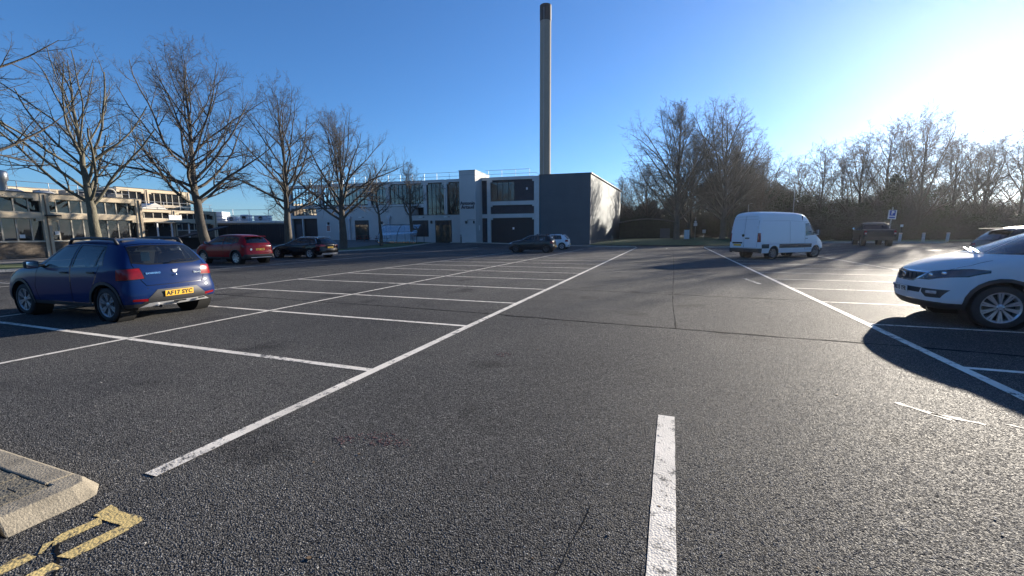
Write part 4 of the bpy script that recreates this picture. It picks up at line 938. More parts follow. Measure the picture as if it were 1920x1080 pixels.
def lamp(loc, h, label):
    e = empty('street_lamp', (loc[0], loc[1], gz(*loc)), .4, label, 'street lamp')
    MB().tube([(0, 0, -.2), (0, 0, 1.3), (0, 0, 1.35), (0, 0, h)], [.08, .08, .045, .035], 10).build('column', mat('dull_column', (.16, .17, .18), .7), e, True)
    MB().tube([(0, 0, h), (.0, -.25, h + .08), (0, -.5, h + .09)], .02, 6).build('arm', mat('dull_column', (.16, .17, .18), .7), e); MB().box(-.07, .07, -.75, -.4, h + .06, h + .12).build('lantern', mat('dull_column', (.16, .17, .18), .7), e, bevel=.03)
lamp((12.4, 54.0), 5.6, 'grey street lamp column rising behind the van roof'); lamp((9.3, 62), 4.6, 'shorter thin lamp column between the trees and the van')
e = empty('notice_board', (2.35, 68.5, gz(2.35, 68.5)), .05, 'blank pale upright board beside the large tree trunk', 'board')
MB().box(-.35, .35, -.03, .03, .05, 1.45).build('panel', SIGNW, e, bevel=.01)
for x in (-.38, .33): MB().box(x, x + .05, -.035, .035, -.2, 1.5).build('leg', STEEL, e)
post_sign((3.6, 71), 3.4, 'small double plate sign on a thin post by the lawn path', [(2.05, 2.5, .5, SIGNW), (2.55, 2.8, .32, SIGNW)], .03)
post_sign((5.2, 76), 1.5, 'little square white sign low on the lawn between the trees', [(.95, 1.5, .5, SIGNW)], .03)
for (s, y, lb) in ((16.9, 2.6, 'slim black bollard at the foot of the stair tower'), (35.4, 2.2, 'slim black bollard beside the left downpipe')):
    q = fpt(s, y); e = empty('bollard', (q.x, q.y, gz(q.x, q.y)), 0, lb, 'bollard'); MB().lathe([(.0, 1.12), (.06, 1.1), (.075, 1.05), (.075, -.2)], 12).build('post', BLACK, e, True); MB().lathe([(.078, .9), (.078, .96)], 12).build('band', SIGNW, e)
q = (-7.2, 57.5); e = empty('marker_post', (*q, gz(*q)), 0, 'short pale timber post on the grass by the brick flank', 'post'); MB().box(-.06, .06, -.06, .06, -.2, .95).build('post', mat('pale_post', (.2, .18, .14), .8), e, bevel=.01)
# curved cycle shelter
q = fpt(27.0, 5.6); sh = empty('cycle_shelter', (q.x, q.y, gz(q.x, q.y)), FROT, 'clear curved cycle shelter on black hoops beside the entrance', 'shelter')
arc = [(2.2 * math.cos(a) - 2.2 + 1.1, 2.45 * math.sin(a)) for a in [R(d) for d in range(0, 91, 9)]]
ACR = glass('scratched_acrylic', (.62, .66, .68), .7, .10)
def apt(x, j): return (x, arc[j][0] + .0, arc[j][1])
for k in range(3):
    x = -5.6 + 2.8 * k; MB().tube([(x, a, z) for a, z in arc] + [(x, -1.1 - .1, 2.45)], .035, 6).build('hoop', BLACK, sh)
    MB().tube([(x, -1.1, -.1), (x, -1.1, 2.45)], .035, 6).build('back_post', BLACK, sh)
for k in range(2):
    for (j0, j1) in ((0, 4), (4, 10)):
        vs, fs = [], []
        for j in range(j0, j1 + 1):
            for x in (-5.58 + 2.8 * k, -5.62 + 2.8 * (k + 1)): vs.append((x, arc[j][0], arc[j][1]))
        for j in range(j1 - j0): fs.append((2 * j, 2 * j + 1, 2 * j + 3, 2 * j + 2))
        pyobj('acrylic_sheet', vs, fs, ACR, sh, True)
MB().tube([(-5.6, arc[4][0], arc[4][1]), (0, arc[4][0], arc[4][1])], .025, 6).build('purlin', BLACK, sh); MB().tube([(-5.6, -1.1, 2.45), (0, -1.1, 2.45)], .03, 6).build('ridge', BLACK, sh)
MB().tube([(-5.6, arc[0][0], .06), (0, arc[0][0], .06)], .03, 6).build('floor_rail', BLACK, sh)
for k in range(3): MB().tube([(-4.9 + k * 1.7, -.6, 0), (-4.9 + k * 1.7, -.6, .75), (-4.6 + k * 1.7, -.5, .85), (-4.3 + k * 1.7, -.4, .75), (-4.3 + k * 1.7, -.4, 0)], .025, 6).build('cycle_stand', STEEL, sh)
# picnic tables
REDW = mat('red_stained_wood', (.17, .045, .035), .7, var=.25, vscale=4)
def picnic(q, rz, label):
    e = empty('picnic_table', (q.x, q.y, gz(q.x, q.y) + .09), rz, label, 'picnic table')
    for i in range(5): MB().box(-.9, .9, -.36 + i * .145, -.36 + i * .145 + .135, .72, .76).build('table_plank', REDW, e)
    for y in (-.75, .5):
        for i in range(2): MB().box(-.9, .9, y + i * .13, y + i * .13 + .12, .43, .47).build('bench_plank', REDW, e)
    for x in (-.6, .6):
        MB().box(x - .03, x + .03, -.78, .78, .36, .43).build('bench_bearer', REDW, e)
        for s in (-1, 1): MB().prism([(s * .2, .72), (s * .28, .72), (s * .62, 0), (s * .54, 0)], 'x', x + .035, x + .08).build('leg', REDW, e)
picnic(fpt(30.6, 4.6), FROT, 'red picnic table beside the glazed doors'); picnic(fpt(27.9, 4.2), FROT + .1, 'red picnic table partly behind the shelter')
# ------------------------------------------------------------------ vehicles
PLASTIC = mat('black_plastic', (.022, .022, .024), .55, var=.2, vscale=4); TYRE = mat('tyre_rubber', (.018, .018, .019), .8, var=.25, vscale=6); TRIM = mat('gloss_black_trim', (.010, .010, .011), .25)
CHROME = mat('chrome', (.75, .76, .78), .12, 1.0, var=.03); SILVER = mat('silver_plastic', (.42, .42, .42), .45, .3, var=.06); ALLOY = mat('alloy_silver', (.46, .47, .49), .32, .75, var=.08); DALLOY = mat('dark_alloy', (.10, .10, .11), .35, .7)
SEAT = mat('seat_cloth', (.035, .036, .042), .9, var=.2, vscale=8); CABIN = mat('cabin_lining', (.022, .022, .025), .9, var=.2); UNDER = mat('underbody', (.010, .010, .010), .9)
REDL = mat('red_lamp_lens', (.20, .004, .008), .25, 0, .3, var=.35, vscale=9, coat=.35); CLEARL = mat('clear_lamp_lens', (.45, .47, .50), .08, .3, .6, var=.35, vscale=14, coat=1.0); AMBER = mat('amber_lens', (.55, .18, .02), .15, coat=1.0); DARKL = mat('smoked_lamp_lens', (.05, .055, .065), .08, .2, .6, var=.4, vscale=12, coat=1.0)
PLATE_Y = mat('yellow_plate', (.80, .44, .03), .45, var=.05); PLATE_W = mat('white_plate', (.70, .70, .68), .45, var=.05); PLATE_T = mat('plate_character', (.012, .012, .014), .5)
CGLASS = glass('car_glass', (.50, .56, .56), 1.0, .012); PGLASS = glass('privacy_glass', (.10, .11, .12), 1.0, .008)
def expand(poly, d):
    """offset a convex outline outwards"""
    n = len(poly); cx = sum(p[0] for p in poly) / n; cy = sum(p[1] for p in poly) / n
    ar = sum(poly[i][0] * poly[(i + 1) % n][1] - poly[(i + 1) % n][0] * poly[i][1] for i in range(n)); sg = 1 if ar > 0 else -1
    ln = []
    for i in range(n):
        a, b = Vector(poly[i]), Vector(poly[(i + 1) % n]); e = (b - a).normalized(); nr = Vector((e.y, -e.x)) * sg; ln.append((a + nr * d, e))
    out = []
    for i in range(n):
        (p, e), (q, f) = ln[i - 1], ln[i]; den = e.x * f.y - e.y * f.x
        if abs(den) < 1e-6: out.append(tuple(q)); continue
        t = ((q.x - p.x) * f.y - (q.y - p.y) * f.x) / den; out.append(tuple(p + e * t))
    return out
def ngon(cx, cz, r, n=22): return [(cx + r * math.cos(2 * math.pi * i / n), cz + r * math.sin(2 * math.pi * i / n)) for i in range(n)]

class Shell:
    def __init__(s, sp, lv=2):
        st = sp['st']; fz, fo = sp['front']; rz, ro = sp['rear']; so = sp.get('side', (.012, .022, .025, .018, -.015)); zs = sp.get('zs', .25); K = 5
        fr = (.18, .38, .60, .84, 1.0)
        V, Fc = [], []
        def half(stn):
            xb, wb, zb, xe, ye, ze, xc, zc = stn; e = Vector((xe, ye, ze)); b = Vector((xb, wb, zb)); c = Vector((xc, 0, zc))
            g = e.lerp(b, .5) + Vector((0, .022 if ze - zb > .2 else .006, .01))
            return [c, Vector((xc + (xe - xc) * .22, ye * .5, zc + (ze - zc) * .15)), Vector((xc + (xe - xc) * .62, ye * .82, zc + (ze - zc) * .5)), e, g, b]
        n = len(st); top = []
        for q in st:
            top.append([len(V) + i for i in range(6)]); V += half(q)
        for i in range(n - 1):
            for j in range(5): Fc.append((top[i][j], top[i][j + 1], top[i + 1][j + 1], top[i + 1][j]))
        cols = [(top[0][j], 'f', nx, ny) for j, (nx, ny) in enumerate(((1, 0), (1, .02), (.96, .25), (.80, .6), (.55, .83)))] + [(top[i][5], 's', 0, 1) for i in range(n)] + \
               [(top[-1][j], 'r', -nx, ny) for j, (nx, ny) in zip((4, 3, 2, 1, 0), ((.55, .83), (.80, .6), (.96, .25), (1, .02), (1, 0)))]
        ring = []
        for ci, (vi, kind, nx, ny) in enumerate(cols):
            p = V[vi]; col = [vi]; i = ci - 5
            wf = 1.0 if kind == 'f' else (.6 if kind == 's' and i == 0 else (.2 if kind == 's' and i == 1 else 0)); wr = 1.0 if kind == 'r' else (.6 if kind == 's' and i == n - 1 else (.2 if kind == 's' and i == n - 2 else 0)); ws = 1 - wf - wr
            if kind == 's' and i == 0: nx, ny = .25, .97
            if kind == 's' and i == n - 1: nx, ny = -.25, .97
            for k in range(K):
                zside = p.z + (zs - p.z) * fr[k]
                z = wf * fz[k] + wr * rz[k] + ws * zside; o = wf * fo[k] + wr * ro[k] + ws * so[k]
                z = min(z, V[col[-1]].z - .015)
                col.append(len(V)); V.append(Vector((p.x + nx * o, max(0, p.y + ny * o) if p.y > 1e-6 else 0, z)))
            ring.append(col)
        for a, b in zip(ring[:-1], ring[1:]):
            for k in range(K): Fc.append((a[k], a[k + 1], b[k + 1], b[k]))
        me = bpy.data.meshes.new('tmp'); m = len(V)
        me.from_pydata([tuple(v) for v in V] + [(v.x, -v.y, v.z) for v in V], [], Fc + [tuple(i + m for i in f[::-1]) for f in Fc])
        bm = bmesh.new(); bm.from_mesh(me); bmesh.ops.remove_doubles(bm, verts=bm.verts, dist=1e-5); bmesh.ops.recalc_face_normals(bm, faces=bm.faces)
        if sum((f.normal.z for f in bm.faces if f.calc_center_median().z > 1.1)) < 0: bmesh.ops.reverse_faces(bm, faces=bm.faces)
        cl = bm.edges.layers.float.get('crease_edge') or bm.edges.layers.float.new('crease_edge')
        bm.to_mesh(me); bm.free()
        ob = bpy.data.objects.new('tmp', me); COL.objects.link(ob); md = ob.modifiers.new('s', 'SUBSURF'); md.levels = lv; md.render_levels = lv
        bpy.context.view_layer.update(); dg = bpy.context.evaluated_depsgraph_get(); me2 = bpy.data.meshes.new_from_object(ob.evaluated_get(dg))
        bpy.data.objects.remove(ob); bpy.data.meshes.remove(me)
        me2.shade_smooth()
        s.nv = [v.normal.copy() for v in me2.vertices]; s.co = [v.co.copy() for v in me2.vertices]; s.pf = [tuple(p.vertices) for p in me2.polygons]
        s.bvh = BVHTree.FromPolygons(s.co, s.pf)
        s.bm = bmesh.new(); s.bm.from_mesh(me2); bpy.data.meshes.remove(me2)
    def normal_at(s, p):
        loc, nn, idx, d = s.bvh.find_nearest(p)
        if idx is None: return Vector((0, 0, 1))
        acc = Vector((0, 0, 0))
        for v in s.pf[idx]: acc += s.nv[v] / ((s.co[v] - loc).length_squared + 1e-5)
        return acc.normalized()
    def hit(s, o, d):
        loc, n, i, k = s.bvh.ray_cast(Vector(o), Vector(d)); return loc, (s.normal_at(loc) if loc else None)
    def cut(s, poly, view, side=0, xr=(-9, 9), zr=(-9, 9), ysides=None):
        """faces of the skin inside a convex outline; edges are cut exactly along it"""
        n = len(poly); cx = sum(p[0] for p in poly) / n; cy = sum(p[1] for p in poly) / n; planes = []
        for i in range(n):
            a, b = poly[i], poly[(i + 1) % n]; ex, ey = b[0] - a[0], b[1] - a[1]; nx, ny = ey, -ex
            if (cx - a[0]) * nx + (cy - a[1]) * ny > 0: nx, ny = -nx, -ny
            planes.append((Vector((a[0], 0, a[1])), Vector((nx, 0, ny)).normalized()) if view == 'side' else (Vector((0, a[0], a[1])), Vector((0, nx, ny)).normalized()))
        for x, sg in ((xr[0], -1), (xr[1], 1)):
            if abs(x) < 8: planes.append((Vector((x, 0, 0)), Vector((sg, 0, 0))))
        fs = []
        for f in s.bm.faces:
            c = f.calc_center_median()
            if view == 'side' and not (c.y * side > .12): continue
            if not (xr[0] - .3 < c.x < xr[1] + .3 and zr[0] < c.z < zr[1]): continue
            fs.append(f)
        for co, no in planes:
            if not fs: break
            ed = set(e for f in fs for e in f.edges); vs = set(v for f in fs for v in f.verts)
            r = bmesh.ops.bisect_plane(s.bm, geom=list(fs) + list(ed) + list(vs), dist=1e-5, plane_co=co, plane_no=no)
            fs = [f for f in r['geom'] if isinstance(f, bmesh.types.BMFace) and f.is_valid and (f.calc_center_median() - co).dot(no) < 0]
        return fs
    def take(s, fs, name, m, parent, off=0.0):
        if not fs: return None
        big = [f for f in fs if len(f.verts) > 4]
        if big: fs = [f for f in fs if len(f.verts) <= 4] + list(bmesh.ops.triangulate(s.bm, faces=big)['faces'])
        mp, V, Fc, NN = {}, [], [], []
        for f in fs:
            idx = []
            for v in f.verts:
                if v.index not in mp or True:
                    key = (round(v.co.x, 5), round(v.co.y, 5), round(v.co.z, 5))
                    if key not in mp:
                        mp[key] = len(V); nn = s.normal_at(v.co); NN.append(nn); V.append(v.co + nn * off)
                    idx.append(mp[key])
            idx = [a for i, a in enumerate(idx) if a != idx[i - 1]]
            if len(idx) > 2 and len(set(idx)) == len(idx): Fc.append(tuple(idx))
        bmesh.ops.delete(s.bm, geom=fs, context='FACES')
        me = bpy.data.meshes.new(name); me.from_pydata([tuple(v) for v in V], [], Fc); me.materials.append(m); me.shade_smooth(); me.validate(); me.update()
        if Fc: me.normals_split_custom_set_from_vertices([tuple(v) for v in NN])
        o = link(bpy.data.objects.new(name, me), parent)
        return o
    def drop(s, fs):
        if fs: bmesh.ops.delete(s.bm, geom=fs, context='FACES')
    def panel(s, poly, view, name, m, parent, gap=.011, **kw):
        ring = s.cut(expand(poly, gap) if gap else poly, view, **kw)
        if gap:
            s_in = s.cut(poly, view, **kw); o = s.take(s_in, name, m, parent)
            s.take(s.cut(expand(poly, gap), view, **kw), 'shut_line', TRIM, o if o else parent, -.012)
            return o
        return s.take(ring, name, m, parent)
    def lens(s, poly, view, name, m, parent, off=.004, rim=0, rimm=None, **kw):
        if rim:
            fs = s.cut(expand(poly, rim), view, **kw); a = s.cut(poly, view, **kw); o = s.take(a, name, m, parent, off)
            s.take(s.cut(expand(poly, rim), view, **kw), 'surround', rimm or TRIM, o or parent, .002); return o
        return s.take(s.cut(poly, view, **kw), name, m, parent, off)

_wheel = {}
def wheel(parent, x, y, r, w, style, rim_m, side, steer=0.0):
    key = (round(r, 3), style, rim_m.name)
    if key not in _wheel:
        rr = r * .70
        ty = MB().lathe([(rr - .01, -w / 2 + .015), (rr + .015, -w / 2), (r - .035, -w / 2 + .004), (r - .010, -w / 2 + .022), (r, -w / 2 + .05), (r, -.035), (r - .009, -.032), (r - .009, -.024), (r, -.021), (r, .021), (r - .009, .024), (r - .009, .032), (r, .035), (r, w / 2 - .05), (r - .010, w / 2 - .022), (r - .035, w / 2 - .004), (rr + .015, w / 2), (rr - .01, w / 2 - .015)], 40, 'y')
        rim = MB(); y0 = w / 2 - .012
        rim.lathe([(rr + .012, y0 + .004), (rr - .004, y0 + .004), (rr - .022, y0 - .012), (rr - .03, y0 - .10)], 40, 'y')
        ns, double, wid = {'six': (6, True, .026), 'ten': (10, True, .017), 'five': (5, True, .03), 'seven': (7, False, .045), 'eight': (8, False, .020), 'steel': (8, False, .05)}[style]
        for i in range(ns):
            a = 2 * math.pi * i / ns
            for dd in ((-1, 1) if double else (0,)):
                a0, a1 = a + dd * wid * 2.0 / .12 * .10, a + dd * (wid * 1.35 / rr)
                p0 = Vector((math.cos(a0), 0, math.sin(a0))) * .045; p1 = Vector((math.cos(a1), 0, math.sin(a1))) * (rr - .008); t = Vector((-math.sin(a), 0, math.cos(a)))
                w0, w1 = wid * .55, wid * (.85 if double else 1.0)
                q = [p0 - t * w0, p0 + t * w0, p1 + t * w1, p1 - t * w1]; dep = (.012, .012, .0, .0)
                rim.add([(v.x, y0 - d, v.z) for v, d in zip(q, dep)] + [(v.x, y0 - d - .035, v.z) for v, d in zip(q, dep)], [(0, 1, 2, 3), (0, 4, 5, 1), (1, 5, 6, 2), (2, 6, 7, 3), (3, 7, 4, 0)])
        rim.lathe([(0, y0 - .002), (.03, y0 - .002), (.055, y0 - .012), (.062, y0 - .05)], 20, 'y')
        hub = MB().lathe([(0, -w / 2 + .03), (rr - .02, -w / 2 + .03), (rr - .02, -w / 2 + .06), (rr * .72, w / 2 - .075), (rr * .72, w / 2 - .065), (0, w / 2 - .065)], 28, 'y')
        nuts = MB()
        for i in range(5): nuts.lathe([(0, y0 - .004), (.009, y0 - .004), (.009, y0 - .03)], 6, 'y', (.04 * math.cos(i * 1.2566), 0, .04 * math.sin(i * 1.2566)))
        o1 = hub.build('wheel', mat('brake_dark', (.03, .03, .032), .6, .3), None, True); o2 = ty.build('tyre', TYRE, None, True); o3 = rim.build('rim', rim_m, None, False, fixn=True); o4 = nuts.build('wheel_nuts', CHROME, None)
        _wheel[key] = [o.data for o in (o1, o2, o3, o4)]
        for o in (o1, o2, o3, o4): bpy.data.objects.remove(o)
        _wheel[key][1].set_sharp_from_angle(angle=.6)
    d = _wheel[key]
    o = link(bpy.data.objects.new('wheel', d[0]), parent); o.location = (x, y, r); o.rotation_euler = (0, .3 * x, (0 if side > 0 else math.pi) + steer)
    for nm, k in (('tyre', 1), ('rim', 2), ('wheel_nuts', 3)): link(bpy.data.objects.new(nm, d[k]), o)
    return o
def rbox(name, c, sz, m, parent, bev=.02, rot=None):
    mb = MB().box(-sz[0] / 2, sz[0] / 2, -sz[1] / 2, sz[1] / 2, -sz[2] / 2, sz[2] / 2); o = mb.build(name, m, parent, True, bevel=min(bev, min(sz) * .45)); o.location = c
    o.data.set_sharp_from_angle(angle=.9)
    if rot: o.rotation_euler = rot
    return o
def plate(parent, c, fwd, yellow, text, size=(.52, .111), tiltz=0.0, blocks=0):
    """number plate standing on a skin point; fwd +1 front, -1 rear"""
    m = PLATE_Y if yellow else PLATE_W
    o = MB().box(-.006, .006, -size[0] / 2, size[0] / 2, -size[1] / 2, size[1] / 2).build('number_plate', m, parent, bevel=.003); o.location = c; o.rotation_euler = (0, tiltz, 0)
    if text:
        h = size[1] * .98
        textmesh('registration', text, h, PLATE_T, o, basis((0, fwd, 0), (0, 0, 1), (fwd * .0075, 0, -.003)), .0015, bold=.0035, spacing=1.06)
    for i in range(blocks):
        MB().box(fwd * .007, fwd * .009, fwd * (-.03 + .055 * i) - .018, fwd * (-.03 + .055 * i) + .018, -.033, .033).build('character', PLATE_T, o)
    return o
def seats(parent, xf, xr, zs, w=.36, dark=SEAT):
    for x, nm in ((xf, 'front_seat'), (xr, 'rear_seat')):
        for y in (-w, w):
            mb = MB().box(x - .25, x + .27, y - .25, y + .25, zs - .12, zs); o = mb.build(nm, dark, parent, bevel=.05)
            MB().prism([(x - .26, zs - .02), (x - .12, zs - .02), (x - .30, zs + .58), (x - .40, zs + .56)], 'y', y - .24, y + .24).build('backrest', dark, o, bevel=.03)
            MB().box(x - .42, x - .32, y - .13, y + .13, zs + .62, zs + .80).build('headrest', dark, o, bevel=.04)

def make_car(name, sp, loc, heading, label, body_m, cat='car', lod=0):
    root = empty(name, (loc[0], loc[1], loc[2] if len(loc) > 2 else gz(loc[0], loc[1])), heading, label, cat)
    S = Shell(sp, 2); zs = sp.get('zs', .25); r = sp['tyre'][0]; tw = sp['tyre'][1]; xf, xr = sp['axles']; ty = sp['track']; ar = sp.get('arch', r + .055)
    gl = sp.get('glass', (CGLASS, CGLASS))
    # wheel openings, with a lip or a plastic flare
    for sd in (1, -1):
        for x in (xf, xr):
            zc = r + .01
            if sp.get('flare'):
                S.cut(ngon(x, zc, ar + sp['flare']), 'side', side=sd, zr=(-9, zc + ar + .25)); hole = S.cut(ngon(x, zc, ar), 'side', side=sd, zr=(-9, zc + ar + .2)); S.drop(hole)
                S.take(S.cut(ngon(x, zc, ar + sp['flare']), 'side', side=sd, zr=(-9, zc + ar + .25)), 'arch_flare', PLASTIC, root, .012)
            else:
                S.drop(S.cut(ngon(x, zc, ar), 'side', side=sd, zr=(-9, zc + ar + .2)))
    for poly, kk in sp.get('side_glass', []):
        for sd in (1, -1): S.lens(poly, 'side', 'side_window', gl[kk], root, -.004, rim=.022, side=sd)
    if 'screen' in sp: S.lens(sp['screen'], 'front', 'windscreen', CGLASS, root, -.003, rim=.025, xr=sp['screen_x'])
    if 'backlight' in sp: S.lens(sp['backlight'], 'front', 'rear_window', gl[1] if sp.get('rear_priv') else CGLASS, root, -.003, rim=.025, xr=sp['back_x'])
    for f in sp.get('lens', []):
        nm, view, poly, m, kw = f
        if view == 'side':
            for sd in (1, -1): S.lens(poly, 'side', nm, m, root, side=sd, **kw)
        elif kw.get('both', True):
            for sd in (1, -1): S.lens([(y * sd, z) for y, z in poly], 'front', nm, m, root, **{k: v for k, v in kw.items() if k != 'both'})
        else: S.lens(poly, 'front', nm, m, root, **{k: v for k, v in kw.items() if k != 'both'})
    # lower cladding
    zc = sp.get('clad', 0)
    if zc:
        for sd in (1, -1):
            for x0, x1 in ((xf, 7), (xr, xf), (-7, xr)): S.take(S.cut([(-9, -1), (9, -1), (9, zc), (-9, zc)], 'side', side=sd, xr=(x0, x1)), 'sill_cladding', PLASTIC, root, .004)
    for nm, view, poly, kw in sp.get('panels', []):
        if view == 'side':
            for sd in (1, -1): S.panel(poly, 'side', nm, body_m, root, side=sd, **kw)
        else: S.panel(poly, 'front', nm, body_m, root, **kw)
    S.take(list(S.bm.faces), 'body', body_m, root)
    L0, L1 = sp['len']; W = sp['w']
    # chassis: floor, arch liners, cabin tub
    MB().box(L0 + .25, L1 - .25, -W + .22, W - .22, zs + .03, zs + .10).build('floor_pan', UNDER, root)
    tb = sp.get('tub')
    if tb: MB().box(tb[0], tb[1], -W + .09, W - .09, zs + .11, tb[2]).build('cabin_floor', CABIN, root)
    if sp.get('engine'): MB().box(sp['engine'][0], sp['engine'][1], -W + .30, W - .30, zs + .105, sp['engine'][2]).build('engine_bay', UNDER, root)
    for x in (xf, xr):
        for sd in (1, -1):
            MB().lathe([(ar + .01, min(sd * (ty - .28), sd * (W - .035))), (ar + .01, max(sd * (ty - .28), sd * (W - .035)))], 22, 'y', (x, 0, r + .01)).build('arch_liner', UNDER, root, True, fixn=False)
            MB().lathe([(0, 0), (ar + .01, 0)], 22, 'y', (x, sd * (ty - .285), r + .01)).build('liner_back', UNDER, root, fixn=False)
            wheel(root, x, sd * (ty - tw / 2 + .0), r, tw, sp.get('rim', ('five', ALLOY))[0], sp.get('rim', ('five', ALLOY))[1], sd, sp.get('steer', 0) if x == xf else 0)
    if sp.get('seats'): seats(root, *sp['seats'])
    if sp.get('dash'): x, z = sp['dash']; MB().box(x - .3, x + .1, -W + .16, W - .16, z - .35, z - .03).build('dashboard', CABIN, root, bevel=.05)
    for sd in (1, -1):
        if 'mirror' in sp:
            x, z, y = sp['mirror']; mo = rbox('door_mirror', (x, sd * (y + .11), z), (.11, .21, sp.get('mirror_h', .15)), sp.get('mirror_m') or body_m, root, .05)
            rbox('mirror_glass', (-.056, 0, 0), (.006, .17, sp.get('mirror_h', .15) - .035), CHROME, mo, .002); MB().box(-.03, .03, -.17 * sd - .05, -.17 * sd + .08, -.05, .0).build('mirror_arm', PLASTIC, mo, bevel=.01)
        for (x, z) in sp.get('handles', []):
            loc, nn = S.hit((x, sd * 2, z), (0, -sd, 0))
            if loc: rbox('door_handle', loc + nn * .018, (.19, .03, .035), sp.get('handle_m') or body_m, root, .012)
        if 'rails' in sp:
            x0, x1, y, z, hh = sp['rails']; MB().tube([(x0, sd * y, z - .05), (x0 - .10, sd * y, z + hh * .8), (x0 - .25, sd * y, z + hh), ((x0 + x1) / 2, sd * y, z + hh + .01), (x1 + .25, sd * y, z + hh), (x1 + .08, sd * y, z + hh * .7), (x1, sd * y, z - .06)], .027, 8).build('roof_rail', sp.get('rail_m', PLASTIC), root, True)
    S.bm.free()
    root['_s'] = 0; del root['_s']
    return root, S

def on_skin(S, y, z, fwd):
    loc, n = S.hit((4 * fwd, y, z), (-fwd, 0, 0)); return loc, n

# ---- blue hatchback -------------------------------------------------
SP_HATCH = dict(len=(-2.05, 2.03), w=.866, zs=.27, tyre=(.318, .205), axles=(1.23, -1.36), track=.842, arch=.375, flare=.055, clad=.34,
    st=[(1.66, .775, .82, 1.78, .70, .84, 1.93, .84), (1.38, .825, .90, 1.42, .73, .955, 1.64, .975), (1.0, .845, .935, 1.05, .72, 1.01, 1.27, 1.045), (.70, .85, .95, .72, .72, 1.06, 1.0, 1.09), (.45, .85, .955, .44, .69, 1.215, .74, 1.25), (.15, .85, .96, .10, .635, 1.405, .34, 1.455), (-.15, .85, .965, -.15, .615, 1.455, .02, 1.515), (-.6, .85, .975, -.6, .605, 1.475, -.6, 1.54),
        (-1.05, .845, .99, -1.05, .60, 1.465, -1.1, 1.53), (-1.42, .835, 1.015, -1.44, .59, 1.43, -1.62, 1.49), (-1.63, .815, 1.025, -1.66, .615, 1.26, -1.80, 1.28), (-1.75, .80, .985, -1.81, .68, 1.05, -1.91, 1.055), (-1.80, .785, .93, -1.87, .72, .95, -1.955, .95)],
    front=((.74, .61, .47, .34, .24), (.05, .08, .10, .09, .02)), rear=((.83, .70, .56, .40, .27), (.012, .02, .075, .085, .02)),
    side_glass=[([(.50, .995), (-.37, 1.01), (-.40, 1.405), (.10, 1.375)], 0), ([(-.47, 1.012), (-1.10, 1.03), (-1.13, 1.385), (-.49, 1.408)], 0), ([(-1.15, 1.035), (-1.32, 1.06), (-1.20, 1.37), (-1.17, 1.38)], 0)],
    screen=[(-.66, 1.11), (.66, 1.11), (.57, 1.40), (.3, 1.425), (-.3, 1.425), (-.57, 1.40)], screen_x=(.2, 1.05),
    backlight=[(-.60, 1.10), (-.4, 1.065), (.4, 1.065), (.60, 1.10), (.52, 1.36), (.3, 1.385), (-.3, 1.385), (-.52, 1.36)], back_x=(-1.98, -1.55),
    lens=[('tail_lamp', 'front', [(.52, .80), (.88, .78), (.88, .97), (.56, .985)], REDL, dict(xr=(-2.2, -1.68), rim=.012)), ('rear_reflector', 'front', [(.52, .37), (.74, .39), (.74, .43), (.52, .42)], REDL, dict(xr=(-2.3, -1.75))),
          ('number_plate_recess', 'front', [(-.60, .345), (.60, .345), (.36, .575), (-.36, .575)], PLASTIC, dict(xr=(-2.3, -1.8), both=False, off=.006)), ('skid_plate', 'front', [(-.66, .26), (.66, .26), (.50, .34), (-.50, .34)], SILVER, dict(xr=(-2.3, -1.7), both=False, off=.012)),
          ('headlamp', 'front', [(.45, .74), (.80, .76), (.80, .87), (.48, .84)], CLEARL, dict(xr=(1.5, 2.2))), ('grille', 'front', [(-.42, .68), (.42, .68), (.42, .80), (-.42, .80)], PLASTIC, dict(xr=(1.7, 2.2), both=False))],
    panels=[('front_door', 'side', [(.62, .34), (.70, .62), (.62, .95), (.10, 1.43), (-.40, 1.445), (-.42, .34)], {}), ('rear_door', 'side', [(-.45, .34), (-.43, 1.445), (-1.14, 1.425), (-1.30, 1.08), (-1.14, .80), (-.92, .34)], {}), ('tailgate', 'front', [(-.50, .665), (.50, .665), (.56, .76), (.63, 1.05), (.53, 1.40), (.3, 1.425), (-.3, 1.425), (-.53, 1.40), (-.63, 1.05), (-.56, .76)], dict(xr=(-2.2, -1.5)))],
    tub=(-1.6, .9, .62), engine=(.9, 1.75, .80), seats=(-.15, -.95, .70), dash=(.72, 1.0), mirror=(.50, 1.045, .86), mirror_m=PLASTIC, handles=[(-.26, .90), (-1.06, .915)], handle_m=PLASTIC, rails=(.05, -1.38, .565, 1.482, .05), rim=('six', mat('dull_alloy', (.30, .31, .33), .4, .6)))
BLUE = paint('deep_blue_paint', (.005, .020, .088), .0, .35, .05, .36)
car1, S1 = make_car('blue_hatchback', SP_HATCH, (-11.05, 5.36), R(180 + 2.0), 'dark blue five door hatchback with roof rails and yellow rear plate', BLUE)
l, n = on_skin(S1, .2, .487, -1); plate(car1, (l.x - .016, 0, .487), -1, True, 'AF17 SYC', tiltz=R(-4))
def badge_shield(parent, c):
    MB().prism([(-.045, .03), (.045, .03), (.035, -.02), (.0, -.035), (-.035, -.02)], 'x', -.006, .006).build('shield_badge', mat('bright_badge', (.72, .73, .75), .3, .3), parent, bevel=.003).location = c
l, n = on_skin(S1, 0, .90, -1); badge_shield(car1, l + n * .006)
for body, y, z, sz in (('SANDERO', .37, .885, .044), ('Stepway', -.44, .845, .05)):
    l, n = on_skin(S1, y, z, -1); yv = Vector((0, -1, 0)); textmesh('model_lettering', body, sz, CHROME, car1, basis((yv - n * yv.dot(n)), Vector((0, 0, 1)) - n * n.z, l + n * .006), .003, spacing=1.25 if body == 'SANDERO' else 1.0, bold=.002)
